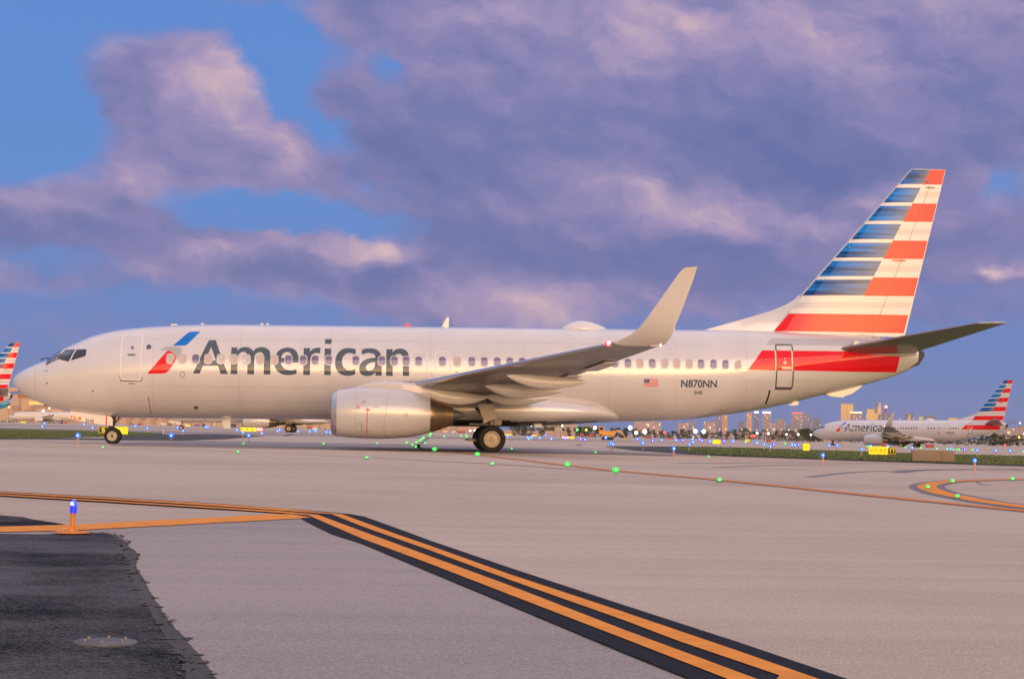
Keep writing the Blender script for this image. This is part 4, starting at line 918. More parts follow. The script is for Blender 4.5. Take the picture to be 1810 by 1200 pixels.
for k, g in enumerate((g1, g2)):
    o = lay('grass', g, .016, GR); o['kind'] = 'stuff'
    # short blades standing on the verge
    q = [G(*p) for p in g]; xs2 = [p.x for p in q]; ys2 = [p.y for p in q]; rnd = random.Random(k+3)
    def inside(x, y):
        c = False; n = len(q)
        for i in range(n):
            a, b = q[i], q[i-1]
            if (a.y > y) != (b.y > y) and x < (b.x-a.x)*(y-a.y)/(b.y-a.y)+a.x: c = not c
        return c
    bm = bmesh.new(); nb = 0
    while nb < 9000:
        x, y = rnd.uniform(min(xs2), max(xs2)), rnd.uniform(min(ys2), max(ys2))
        d = (Vector((x, y, 0))-Vector(CAM)).length
        if rnd.random() > min(1, (75/d)**2) or not inside(x, y): continue
        h = rnd.uniform(.03,.085); a = rnd.uniform(0, 6.28); w = rnd.uniform(.03,.09); zz = gz(x, y)
        bm.faces.new([bm.verts.new((x-math.cos(a)*w, y-math.sin(a)*w, zz)), bm.verts.new((x+math.cos(a)*w, y+math.sin(a)*w, zz)), bm.verts.new((x+rnd.uniform(-.05,.05), y+rnd.uniform(-.05,.05), zz+h))]); nb += 1
    o = link('grass', bm, mat('grass_blades', (.14,.175,.045), .8, noise=(.5,.45,(1,1,1)))); o['kind'] = 'stuff'

# ------------------------------------------------------------------ foreground light and cover
p = G(126.5, 944.5); s_ = (p-Vector(CAM)).length/FPX     # metres per photo pixel at the light
t = thing('taxiway_light', 'blue taxiway edge light on a stubby orange post with a round flange', 'light', p)
bm = bmesh.new(); lathe(bm, [(0,.001),(0,31*s_),(.006,31*s_),(.010,27*s_),(.012,8*s_),(.02,6*s_)], (0,0,.015), 'Z', 40)
for i in range(6):
    a = 2*math.pi*i/6+.3; tube(bm, (math.cos(a)*22*s_, math.sin(a)*22*s_, .02), (math.cos(a)*22*s_, math.sin(a)*22*s_, .035), .007, n=6)
link('base_plate', bm, ORANGE, t, smooth=35)
LEAN = Matrix.Rotation(R(2.2), 4, 'Y')
bm = bmesh.new(); tube(bm, (0,0,.02), (0,0,37*s_), 4.0*s_, 4.2*s_, 16); tube(bm, (0,0,.02), (0,0,.05), 6.5*s_, 4.5*s_, 16); bmesh.ops.transform(bm, matrix=LEAN, verts=bm.verts); link('post', bm, ORANGE, t, smooth=35)
bm = bmesh.new(); lathe(bm, [(37*s_,5.9*s_),(48*s_,6.0*s_),(49*s_,6.0*s_)], (0,0,0), 'Z', 20); bmesh.ops.transform(bm, matrix=LEAN, verts=bm.verts); link('collar', bm, mat('blue_lamp_collar', (.01,.02,.35), .3, emit=(.02,.05,1), estr=.9), t, smooth=35)
bm = bmesh.new(); lathe(bm, [(47*s_,5.8*s_),(53*s_,6.0*s_),(57*s_,4.4*s_),(59.5*s_,1.6*s_),(60*s_,.0001)], (0,0,0), 'Z', 20); bmesh.ops.transform(bm, matrix=LEAN, verts=bm.verts); link('lens', bm, mat('blue_lamp_lens', (.05,.08,.5), .2, emit=(.02,.05,1), estr=2.6), t, smooth=45)
bm = bmesh.new(); bmesh.ops.create_icosphere(bm, subdivisions=2, radius=3.4*s_); bmesh.ops.translate(bm, vec=(.2*s_+.5*s_, -3.2*s_, 52.5*s_), verts=bm.verts); link('bulb', bm, mat('bulb_white', (.9,.9,1), .3, emit=(.75,.85,1), estr=6), t, smooth=True)
p = G(186, 1138.5); k_ = (p-Vector(CAM)).length/FPX
t = thing('access_cover', 'round grey metal access cover with raised bolts set in the dark asphalt', 'cover', p+Vector((0,0,.0)))
bm = bmesh.new(); lathe(bm, [(0,.001),(0,54*k_),(.009,54*k_),(.013,51*k_),(.014,.001)], (0,0,.002), 'Z', 48); link('plate', bm, mat('cover_metal', (.14,.132,.135), .7, 0, noise=(14,.3,(1,1,1))), t, smooth=30)
bm = bmesh.new()
for i in range(6):
    a = 2*math.pi*i/6+.5; tube(bm, (math.cos(a)*36*k_, math.sin(a)*36*k_, .014), (math.cos(a)*36*k_, math.sin(a)*36*k_, .026), .007, n=8)
link('bolts', bm, mat('bolt_copper', (.30,.24,.20), .5, .3), t)

# ------------------------------------------------------------------ taxiway lights
LENSB = mat('blue_light_lens', (.05,.1,.6), .3, emit=(.010,.15,1), estr=1.5, sample=False)
COREB = mat('blue_light_core', (.5,.7,1), .3, emit=(.55,.85,1), estr=4, sample=False)
LENSV = mat('violet_light_lens', (.1,.05,.6), .3, emit=(.06,.03,1), estr=1.5, sample=False)
LENSG = mat('green_light_lens', (.05,.6,.1), .3, emit=(.0,.80,.05), estr=1.2, sample=False)
COREG = mat('green_light_core', (.6,1,.7), .3, emit=(.6,1,.7), estr=4, sample=False)
PINKP = mat('light_post_orange', (.62,.36,.24), .6)
def ball(r, seg=10): 
    bm = bmesh.new(); bmesh.ops.create_uvsphere(bm, u_segments=seg, v_segments=max(6, seg//2+1), radius=r); return bm
def unit_lamp(lens, core, name):
    bm = ball(1.0, 12); link_me = link(name, bm, lens, None, True); me = link_me.data; bpy.data.objects.remove(link_me)
    bm = ball(.30, 10); link_me = link(name, bm, core, None, True); mc = link_me.data; bpy.data.objects.remove(link_me); return me, mc
MB_, MC_ = unit_lamp(LENSB, COREB, 'lens'); MV_, _ = unit_lamp(LENSV, COREB, 'lens'); MG_, MGC_ = unit_lamp(LENSG, COREG, 'lens')
bm = bmesh.new(); tube(bm, (0,0,0), (0,0,1), 1, 1, 8); _o = link('post', bm, PINKP); MP_ = _o.data; bpy.data.objects.remove(_o)
bm = bmesh.new(); lathe(bm, [(0,.001),(0,1),(.7,.9),(1,.6),(1,.001)], (0,0,0), 'Z', 12); _o = link('housing', bm, DARKG); MH_ = _o.data; bpy.data.objects.remove(_o)
def put(name, me, par, loc, sc):
    o = bpy.data.objects.new(name, me); COL.objects.link(o); o.parent = par; o.location = loc; o.scale = sc if isinstance(sc, tuple) else (sc, sc, sc); return o
def edge_light(x, y, label, group=None, px=3.6, violet=False, far=700):
    p = GG(x, y, .36, far); d = (p-Vector(CAM)).dot(FWD); r_ = px*d/FPX; z0 = ghost(p); h = p.z-z0
    t = thing('taxiway_light', label, 'light', (p.x, p.y, z0), 0, group)
    put('post', MP_, t, (0,0,0), (max(.03, .9*d/FPX), max(.03, .9*d/FPX), max(h, .1)))
    put('lens', MV_ if violet else MB_, t, (0,0,h), r_); put('bulb', MC_, t, (-.35*r_*math.sin(YAW),-.8*r_,h), r_)
    return t
near = [(137.9,769.4,'blue edge light before the grass left of the nose wheel',4.6),(302.9,769.4,'blue edge light standing on the pale wedge just behind the nose wheel',4.4),(439.8,769.4,'blue edge light at the tip of the dark asphalt apron under the fuselage',3.9),
 (1190.9,792.6,'blue edge light on a pink post at the start of the right hand grass',3.8),(1454.4,804.2,'blue edge light on a pink post in the middle of the right hand grass edge',3.9),(1722.7,813.5,'blue edge light on a pink post right of the brown utility boxes',4.2),
 (1079.5,783.4,'left one of two touching blue edge lights by the dark apron tip',3.8),(1082.8,784.8,'right one of two touching blue edge lights by the dark apron tip',3.6),(1136.2,782.9,'large blue edge light between the dark apron and the far taxiway',3.9)]
for x, y, lb, px in near: edge_light(x, y, lb, px=px)
farb = [(238.8,753),(260.9,756.8),(314.4,755.6),(323.9,761),(363.8,754.2),(367.5,754.9),(419.4,759.9),(429.5,764.3),(463,765.6),(490.8,761.4),(494.6,759.5),(527.5,762.4),(547.5,762.6),(555.9,759.3),(558,761.4),(577.3,763.6),(584.4,763.6),
 (78.8,747.6),(75.2,753.7),(149.3,749.8),(164,755.9)]
for x, y in farb: edge_light(x, y, 'small blue edge light on the far taxiway in front of the terminal', 'blue edge lights by the terminal', px=2.6)
midb = [(896.8,771,0),(932.8,773.4,0),(936.6,772.3,1),(939.8,773.4,0),(953.8,773.9,0),(974.5,775.2,0),(963.9,769,0)]
for x, y, v in midb: edge_light(x, y, 'small blue edge light right of the main wheel before the low wall', 'blue edge lights before the low wall', px=2.6, violet=v)
rb = [(999.6,774.4,0),(1025.6,774.9,1),(1033.7,776.6,1),(1070.6,773.2,0),(1126.5,775.4,0),(1153.3,778.6,1),(1169,777.4,0),(1194.6,777.8,0),(1206.3,777.8,1),(1218.2,785.4,0),(1223.3,776.1,0),(1224.5,781,0),(1236.6,776.9,1),(1240.8,779,1),(1254.9,779.8,0),(1279.2,779,1),(1295.5,779.8,0),(1335.6,781,0),(1338,782.7,0),(1350.6,785.1,0),(1361.6,788.8,0),(1367.2,785.1,1),(1399.6,785.7,0),(1404.6,786.6,0),(1411.2,786,1),(1464.9,786.9,0),(1479.5,787.2,0),(1480.8,787,0),(1522.9,793.7,0),(1538.8,788,0),(1569,789,0),(1611.7,790.8,0),(1679.5,793.2,0),(1704,793.8,1),(1726.5,795.5,0),(1759.3,796.3,0),(1784.6,796.4,0)]
for x, y, v in rb: edge_light(x, y, 'small blue edge light scattered over the far taxiway before the city', 'blue edge lights before the city', px=2.9, violet=v)
def inset(x, y, label, group=None, px=3.0):
    p = GG(x, y, .04, 500); d = (p-Vector(CAM)).dot(FWD); r_ = px*d/FPX; z0 = ghost(p)
    t = thing('inset_light', label, 'light', (p.x, p.y, z0), 0, group)
    put('housing', MH_, t, (0,0,.002), (max(.06, r_*.7), max(.06, r_*.7), .02)); put('lens', MG_, t, (0,0,.03+r_*.6), (r_, r_, r_*.75)); put('bulb', MGC_, t, (-.05*r_,-.8*r_,.03+r_*.6), r_*.8); return t
big = [(768,795.6,'large green centreline light just left of the main wheel on the orange line',4.6),(843.8,804.4,'large green centreline light in front of the main wheel on the orange line',4.6),(1003,822.6,'large green centreline light under the rear fuselage on the orange line',5.2),(1088.3,833,'largest green centreline light where two orange lines meet',6.2),(1271.8,848.8,'green centreline light alone on the long orange line at right',4.2),
 (1639.9,861,'green light at the tip of the curved orange line',3.8),(1683.6,850.8,'green light on the upper arm of the curved orange line, near its tip',3.8),(1692.4,876.8,'green light on the lower arm of the curved orange line',3.8),(1789.8,846.9,'green light on the upper arm of the curved orange line by the picture edge',3.6),
 (870,820.2,'green light on the thin red line in front of the main wheel',3.3),(648.4,809.2,'green light on the thin red line under the engine inlet',2.8),(420.7,799,'green light on the thin red line between nose wheel and engine',2.5),(182,791,'green light beside the nose wheel in front of it',2.4)]
for x, y, lb, px in big: inset(x, y, lb, px=px)
for x, y in [(728.7,787),(735.3,790.4),(736,782.3),(742,779.8),(745.6,777.3),(748.3,774.7),(759.9,771.3),(761,768),(719.1,782.8)]: inset(x, y, 'green light in the curved row running away below the engine', 'green lights in the row below the engine', px=2.5)
for x, y in [(571.9,784.6),(666.4,783.9),(751.3,783.6),(785,772.3),(815,771.3),(824.5,770),(824.5,773.3),(904.5,793.6),(1052.4,799.7),(584.5,767.3),(430.5,784),(935,777)]: inset(x, y, 'small green light scattered on the pavement beneath the airliner', 'green lights scattered beneath the airliner', px=2.1)
for x, y in [(1317.9,782.1),(1387.8,785.2),(1533.7,789.5),(1600.4,791.3),(1627.3,792.3),(1656.3,793.8),(1674.2,794.2),(1685,795.3),(1691.9,794.9),(1695.4,795.4),(1719.4,795.9),(1809.2,799),(1252.5,807)]: inset(x, y, 'small green light on the far taxiway behind the yellow signs', 'green lights behind the yellow signs', px=2.1)

# ------------------------------------------------------------------ guidance signs and boxes
SY = mat('sign_yellow', (.80,.66,.02), .5, emit=(1,.80,.01), estr=.55, sample=False)
SYD = mat('sign_yellow_frame', (.62,.40,.02), .5)
SBK = mat('sign_black', (.03,.03,.02), .5)
SRD = mat('sign_red', (.7,.02,.03), .5, emit=(1,.05,.08), estr=.8, sample=False)
SWH = mat('sign_white', (.9,.85,.8), .5, emit=(1,.95,.9), estr=.8, sample=False)
def facing(p): return -math.atan2(p.x-CAM[0], p.y-CAM[1])
def sign(x0, y0, x1, y1, base_y, panels, texts, label, legs=3):
    """photo box of the board; panels [(u0,u1,material)], texts [(string,u0,v0,u1,v1,material)] in board fractions"""
    xm = (x0+x1)/2; p = GG(xm, base_y, 0, 600); d = (p-Vector(CAM)).dot(FWD); k = d/FPX; W_ = (x1-x0)*k; H_ = (y1-y0)*k; zb = max((base_y-y1)*k, .04)
    t = thing('guidance_sign', label, 'sign', (p.x, p.y, ghost(p)), facing(p)-ROLL*0)
    for u0, u1, m in panels:
        bm = bmesh.new(); box(bm, ((u0+u1-1)/2*W_, 0, zb+H_/2), ((u1-u0)*W_*.985, .22, H_), bev=.012); link('sign_panel', bm, m, t)
    bm = bmesh.new()
    for i in range(legs): box(bm, (lerp(-.46,.46,i/(legs-1))*W_, 0, zb/2), (.06, .06, zb))
    link('legs', bm, STEEL, t)
    for s, u0, v0, u1, v1, m in texts:
        X0, Z0, w, h = (u0-.5)*W_, zb+v0*H_, (u1-u0)*W_, (v1-v0)*H_
        if s == '#': bm = bmesh.new(); box(bm, (X0+w/2, -.114, Z0+h/2), (w, .008, h)); link('sign_field', bm, m, t)
        elif s == '>': bm = bmesh.new(); prism(bm, stroke([(X0, Z0+h), (X0+w, Z0+h/2), (X0, Z0)], h*.16), -.125, -.118); link('sign_arrow', bm, m, t)
        elif s == '<': bm = bmesh.new(); prism(bm, stroke([(X0+w, Z0+h), (X0, Z0+h/2), (X0+w, Z0)], h*.16), -.125, -.118); prism(bm, [(X0,Z0+h*.43),(X0+w*1.5,Z0+h*.43),(X0+w*1.5,Z0+h*.57),(X0,Z0+h*.57)], -.125, -.118); link('sign_arrow', bm, m, t)
        else: link('sign_letters', textbm(s, X0, Z0, w, h, lambda a, b: Vector((a, -.124, b)), .02), m, t)
    return t
sign(174, 754, 225.5, 766.8, 769.2, [(0,.47,SYD),(.475,1,SY)], [('#',.045,.14,.40,.86,SBK),('S',.11,.2,.23,.8,SY)], 'yellow sign with a black S panel behind the nose wheel')
sign(425, 755.2, 446, 762, 763.5, [(0,1,SY)], [('#',.04,.2,.12,.8,SYD),('#',.5,.3,.62,.7,SYD)], 'yellow sign below the distant engine, left of the red one', 2)
sign(447, 755.4, 464.5, 762.6, 763.6, [(0,.33,SY),(.34,1,SRD)], [('#',.38,.24,.62,.86,SWH),('#',.68,.24,.92,.86,SWH)], 'yellow and red sign with white blocks below the distant engine', 2)
sign(993, 770.5, 1007, 775.3, 777, [(0,1,SRD)], [('#',.05,.25,.4,.8,SWH),('#',.5,.25,.95,.8,SWH)], 'small red sign with white writing before the low wall', 2)
sign(1007.5, 771.2, 1014.8, 775.4, 777, [(0,1,SY)], [('#',.4,.25,.6,.8,SYD)], 'small yellow sign beside the small red sign', 2)
sign(1259.5, 777.2, 1273.5, 784.2, 785.5, [(0,1,SY)], [], 'plain bright yellow sign on the far taxiway left of the skyline', 2)
sign(1317, 776, 1325, 779.8, 781, [(0,1,mat('sign_amber', (.8,.45,.02), .5, emit=(1,.6,.02), estr=.5, sample=False))], [], 'tiny amber sign below the orange tower', 2)
sign(1419.3, 783.8, 1431, 796.2, 797.6, [(0,1,SY)], [], 'upright yellow sign box on the grass before the distant nose', 2)
sign(1535.6, 789, 1568.8, 803, 805, [(0,.51,SY),(.515,1,SY)], [('<',.06,.3,.22,.7,SYD),('V',.32,.25,.44,.78,SYD),('N',.58,.25,.70,.78,SYD),('J',.80,.25,.88,.78,SYD)], 'long yellow direction sign with faint letters on the right hand grass', 3)
sign(1569.3, 790.6, 1583.6, 803.2, 805.2, [(0,1,SYD)], [('#',.10,.18,.90,.84,SBK),('T',.18,.25,.46,.78,SY),('T',.56,.25,.84,.78,SY)], 'square black and yellow sign at the right end of the long yellow one', 2)
for a, b, c_ in ((80,755,0),):
    pass
TAN = mat('box_tan', (.33,.23,.16), .55, noise=(1.5,.18,(1,1,1)))
for x0, x1, yt, yb, lb in ((1612.5,1661.8,795.4,814.8,'wide brown utility box on the right hand grass'),(1662.8,1687,796.6,815.6,'narrow brown utility box right of the wide one')):
    p = GG((x0+x1)/2, yb+1.3, 0, 600); k = (p-Vector(CAM)).dot(FWD)/FPX; W_ = (x1-x0)*k; H_ = (yb-yt)*k
    t = thing('utility_box', lb, 'box', p, facing(p))
    bm = bmesh.new(); box(bm, (0,.15,H_/2+.03), (W_, .3, H_), bev=.015); link('housing', bm, TAN, t)
    bm = bmesh.new(); box(bm, (-W_/2-.012,.15,H_/2+.03), (.02,.32,H_*1.0)); box(bm, (0,.15,.015), (W_*1.02,.36,.03)); link('edge_trim', bm, SBK, t)
# white marker post
p = GG(288.5, 767.5, 0); t = thing('marker_post', 'thin white marker post at the end of the left hand grass', 'post', p)
k = (p-Vector(CAM)).dot(FWD)/FPX; bm = bmesh.new(); tube(bm, (0,0,0), (0,0,9*k), .9*k, .8*k, 10); link('post', bm, WHITE, t); bm = bmesh.new(); tube(bm, (0,0,9*k), (0,0,10.2*k), 1.1*k, .6*k, 10); link('cap', bm, LGREY, t)

# ------------------------------------------------------------------ the other aircraft
dup(AIR, (98.8, 264.6, gz(98.8, 264.6)-.0), -.7299, 'striped tail silver airliner taxiing far off at right before the city skyline')
dup(AIR, (-15.9, 188.5, 0), -.033, 'silver airliner whose engine and wheels show beneath the foreground fuselage')
dup(AIR, (-76.8, 205.7, 0), -.0592, 'airliner cut off by the left picture edge, only its striped tail showing')
TURQ = mat('turquoise_paint', (.02,.32,.55), .35, 0, .8); PEACH = mat('plain_white_paint', (.76,.70,.64), .4, 0, .6)
def plain(body, fin, loc, rz, label):
    keep = {'silver_paint': body, 'light_grey_paint': fin, 'white_paint': fin, 'wing_grey_paint': LGREY, 'nacelle_paint': body, 'wing_white_paint': body}
    r = dup(AIR, loc, rz, label, skip=('lettering','emblem','round_emblem','registration','fleet_code','flag_emblem','flag_canton','livery_band','livery_stripes','livery_streaks','door_stripe','door_number','door_code','winglet','passenger_window','exit_door','cabin_door','door_handle','door_outline_band','door_sill','door_window','service_mark','red_seam','tail_bumper_mark','panel_seam','cowl_seam','warning_mark','radome_hump','hinge_seam','fin_fitting','door_fitting'), matmap=keep); return r
p = PD(14, hor(14), 860); plain(PEACH, SKYB, (p.x, p.y, 0), 0.0, 'plain white airliner parked in front of the beige terminal hangar')
p = PD(13, hor(13), 400); r = plain(TURQ, TURQ, (p.x-38.0, p.y+1, 0), .0, 'airliner with a turquoise rear fuselage below the cut off striped tail')
for c in children(r):
    if c.name.startswith('tail_fin'): c.location.x -= 3.2
    if c.name.startswith('tailplane'): c.location.x -= 1.2

# ------------------------------------------------------------------ city
def facade(name, wall, glass, fh=4.0, bay=4.0, lit=.03, gloss=.35, metal=0, litc=(1,.72,.38), est=2.5):
    m = bpy.data.materials.new(name); m.use_nodes = True; t = m.node_tree; b = t.nodes['Principled BSDF']; Ln = t.links.new
    co = t.nodes.new('ShaderNodeTexCoord'); se = t.nodes.new('ShaderNodeSeparateXYZ'); Ln(co.outputs['Object'], se.inputs[0])
    def ma(op, a, b_=None):
        n = t.nodes.new('ShaderNodeMath'); n.operation = op
        for i, v in enumerate((a, b_)):
            if v is None: continue
            if hasattr(v, 'is_linked'): Ln(v, n.inputs[i])
            else: n.inputs[i].default_value = v
        return n.outputs[0]
    h = ma('ADD', se.outputs[0], se.outputs[1]); u = ma('DIVIDE', h, bay); v = ma('DIVIDE', se.outputs[2], fh)
    win = ma('MULTIPLY', ma('GREATER_THAN', ma('FRACT', u), .35), ma('GREATER_THAN', ma('FRACT', v), .42))
    cc = t.nodes.new('ShaderNodeCombineXYZ'); Ln(ma('FLOOR', u), cc.inputs[0]); Ln(ma('FLOOR', v), cc.inputs[1])
    wn_ = t.nodes.new('ShaderNodeTexWhiteNoise'); wn_.noise_dimensions = '2D'; Ln(cc.outputs[0], wn_.inputs['Vector'])
    mx = t.nodes.new('ShaderNodeMix'); mx.data_type = 'RGBA'; Ln(win, mx.inputs[0]); mx.inputs[6].default_value = tuple(wall)+(1,); mx.inputs[7].default_value = tuple(glass)+(1,)
    Ln(mx.outputs[2], b.inputs['Base Color']); b.inputs['Roughness'].default_value = gloss; b.inputs['Metallic'].default_value = metal
    on = ma('MULTIPLY', win, ma('LESS_THAN', wn_.outputs['Value'], lit)); b.inputs['Emission Color'].default_value = tuple(litc)+(1,); Ln(ma('MULTIPLY', on, est), b.inputs['Emission Strength']); m.cycles.emission_sampling = 'NONE'
    return m
F_PEACH = facade('facade_peach', (.50,.36,.31), (.26,.22,.25)); F_SUNORANGE = facade('facade_sunset_orange', (.72,.38,.18), (.60,.32,.16), lit=.03); F_MAUVE = facade('facade_mauve', (.34,.28,.33), (.20,.18,.26)); F_GREY = facade('facade_grey', (.27,.26,.31), (.14,.16,.24)); F_BLUE = facade('facade_blue', (.22,.25,.34), (.13,.17,.28))  # orange facade: sunset light put into the wall colour
F_SUNGOLD = facade('facade_sunset_gold', (.95,.66,.20), (.90,.60,.20), lit=.0, gloss=.5, metal=.0); F_PINK = facade('facade_pink', (.52,.34,.31), (.36,.27,.28), lit=.04)  # gold facade: reflected sunset glow put into the base colour
CROWNW = mat('crown_light_white', (.8,.8,.9), .5, emit=(.85,.88,1), estr=1.6, sample=False); CROWNR = mat('crown_light_red', (.7,.1,.1), .5, emit=(1,.15,.13), estr=1.0, sample=False); CROWNY = mat('crown_light_yellow', (.9,.8,.5), .5, emit=(1,.82,.45), estr=1.3, sample=False)
def tower(x0, x1, ytop, m, label, dist=7000, crown=None, style=0, cat='tower', crown_px=3, name='office_tower'):
    xm = (x0+x1)/2; k = dist/FPX; p = PD(xm, hor(xm), dist); W_ = (x1-x0)*k; H_ = (hor(xm)-ytop)*k+CAM[2]
    D_ = W_*(.7 if W_ < 60 else .4)
    t = thing(name, label, cat, (p.x, p.y, 0), facing(p)-YAW*0)
    bm = bmesh.new()
    if style == 0: box(bm, (0,D_/2,H_/2), (W_, D_, H_))
    elif style == 1:
        box(bm, (0,D_/2,H_*.42), (W_, D_, H_*.84)); box(bm, (-W_*.03,D_/2,H_*.92), (W_*.78, D_*.8, H_*.16))
    elif style == 2:
        box(bm, (W_*.08,D_/2,H_*.35), (W_*.84, D_, H_*.7)); box(bm, (W_*.14,D_/2,H_*.79), (W_*.56, D_*.7, H_*.18)); box(bm, (W_*.2,D_/2,H_*.94), (W_*.3, D_*.5, H_*.12))
    body = link('building_body', bm, m, t)
    bm = bmesh.new(); w2 = W_*(.5 if style != 2 else .22)
    box(bm, (W_*(.02 if style != 2 else .2),D_/2,H_+1.2), (w2, D_*.5, 2.4)); link('roof_plant', bm, mat('roof_grey', (.3,.28,.3), .7), t)
    if crown:
        bm = bmesh.new(); hh = crown_px*k; box(bm, (0,D_/2,H_-hh/2), (W_*1.03, D_*1.03, hh)); link('lit_crown', bm, crown, t)
    return t
T = tower
T(1120,1168,745.5,F_PINK,'low wide peach block behind the orange digger',5200,cat='building'); T(1198,1217,747.5,F_PEACH,'small peach block right of the floodlights',6000,cat='building'); T(1218.5,1228.5,743.5,F_MAUVE,'narrow mauve block beside the small peach block',6500); T(1244,1264,745.5,F_PINK,'squat pink block left of the purple tower',6200)
T(1265,1275.8,737,F_MAUVE,'slim purple tower against the orange slab',7600); T(1276.5,1286,733.5,F_SUNORANGE,'orange lit slab tower nearest to the rear fuselage',7000); T(1304,1316,746,F_MAUVE,'mauve tower just left of the second orange slab',7400); T(1319.5,1328.3,729.5,F_SUNORANGE,'tall thin orange slab tower left of the white topped towers',6900)
T(1332.5,1340.5,727,F_GREY,'thin grey tower with a glowing white top',7300,CROWNW,crown_px=3); T(1347.5,1361.8,727.2,F_PEACH,'broad tower with a wide glowing white crown',7000,CROWNW,crown_px=3.4); T(1363,1371.5,747,F_PINK,'short pink tower right of the white crowned tower',6600); T(1373,1387,741,F_PEACH,'stepped peach tower in the middle of the skyline',6800,style=1); T(1387.5,1398.5,751.5,F_BLUE,'low bluish block before the red topped tower',6300)
T(1399,1418,728.8,F_PEACH,'wide peach tower with a red glowing roof edge',7000,CROWNR,crown_px=2.2); T(1400.5,1410,743.5,F_MAUVE,'dark mauve tower in front of the red topped tower',6700); T(1420.5,1433.5,732,F_MAUVE,'purple tower right of the red topped tower',7200,style=1); T(1435,1450,740.3,F_GREY,'grey tower with cornice above the distant nose',6900,style=1)
T(1486,1496.3,713.6,F_SUNGOLD,'left half of the twin golden towers',7100); T(1497.3,1507.5,714,F_SUNGOLD,'right half of the twin golden towers',7100); T(1502.5,1523,727.8,F_PEACH,'stepped peach tower with a lit roof right of the golden twins',6700,CROWNY,style=0,crown_px=2.2); T(1531,1547.8,723.2,F_SUNGOLD,'square golden block left of the stepped spire',6900,style=1); T(1546,1558,711.5,F_SUNGOLD,'stepped golden tower rising to a narrow top',7300,style=2); T(1546.5,1549.5,709.5,F_GREY,'dark narrow tower behind the stepped golden tower',7600)
T(1552,1566,733,F_BLUE,'bluish block left of the red beacon mast',7000); T(1567,1579,732,F_GREY,'grey block right of the red beacon mast',7200); T(1600,1614.5,730.5,F_GREY,'grey slab with a gold stripe above the distant fuselage',7000); bmx = T(1606,1608.5,733,F_SUNGOLD,'thin golden strip tower in front of the grey slab',6800); T(1624,1631,736.5,F_SUNGOLD,'small golden roof above the distant fuselage',7000); T(1633.5,1656.5,734.8,F_GREY,'wide grey block above the distant fuselage',7100,style=1); T(1676,1693,738.8,F_SUNGOLD,'low golden block before the distant striped fin',7000,cat='building')
T(1754,1772,765,F_PEACH,'low peach block below the distant tail cone',4000,cat='building'); T(1772,1792,757,F_PINK,'pink block right of the distant tail',5200,cat='building'); T(1793,1822,754,F_PEACH,'peach block cut by the right picture edge',5600,cat='building',style=1); T(1280,1345,765.5,F_PINK,'long low pink building below the left skyline',2600,cat='building',name='low_building'); T(1350,1418,764.5,F_PINK,'long low pink building below the red topped tower',2600,cat='building',name='low_building'); T(1455,1500,757,F_MAUVE,'low mauve block behind the distant nose',5000,cat='building')
T(960,1020,749,F_PINK,'low pink building behind the belly antennas',2400,cat='building',name='low_building'); T(1023,1052,752,F_BLUE,'bluish low building behind the orange digger',2600,cat='building',name='low_building')
# beacon mast
p = PD(1565, hor(1565), 2600); k = 2600/FPX; t = thing('beacon_mast', 'tall mast with a glowing red light above the distant aircraft', 'mast', (p.x, p.y, 0)); hm = (hor(1565)-718)*k
bm = bmesh.new(); tube(bm, (0,0,0), (0,0,hm*.8), 1.5*k, 1.2*k, 8); link('mast', bm, mat('mast_grey', (.45,.40,.42), .6), t); bm = bmesh.new(); tube(bm, (0,0,hm*.8), (0,0,hm), 1.9*k, 1.7*k, 8); link('red_section', bm, mat('mast_red', (.5,.08,.10), .6), t); bm = ball(3.1*k); bmesh.ops.translate(bm, vec=(0,0,hm), verts=bm.verts); link('lamp', bm, mat('lamp_red', (.8,.05,.1), .4, emit=(1,.10,.16), estr=2.2, sample=False), t, smooth=True); bm = ball(1.7*k); bmesh.ops.translate(bm, vec=(0,-2*k,hm), verts=bm.verts); link('bulb', bm, mat('bulb_pink', (1,.8,.8), .4, emit=(1,.8,.85), estr=3, sample=False), t, smooth=True)

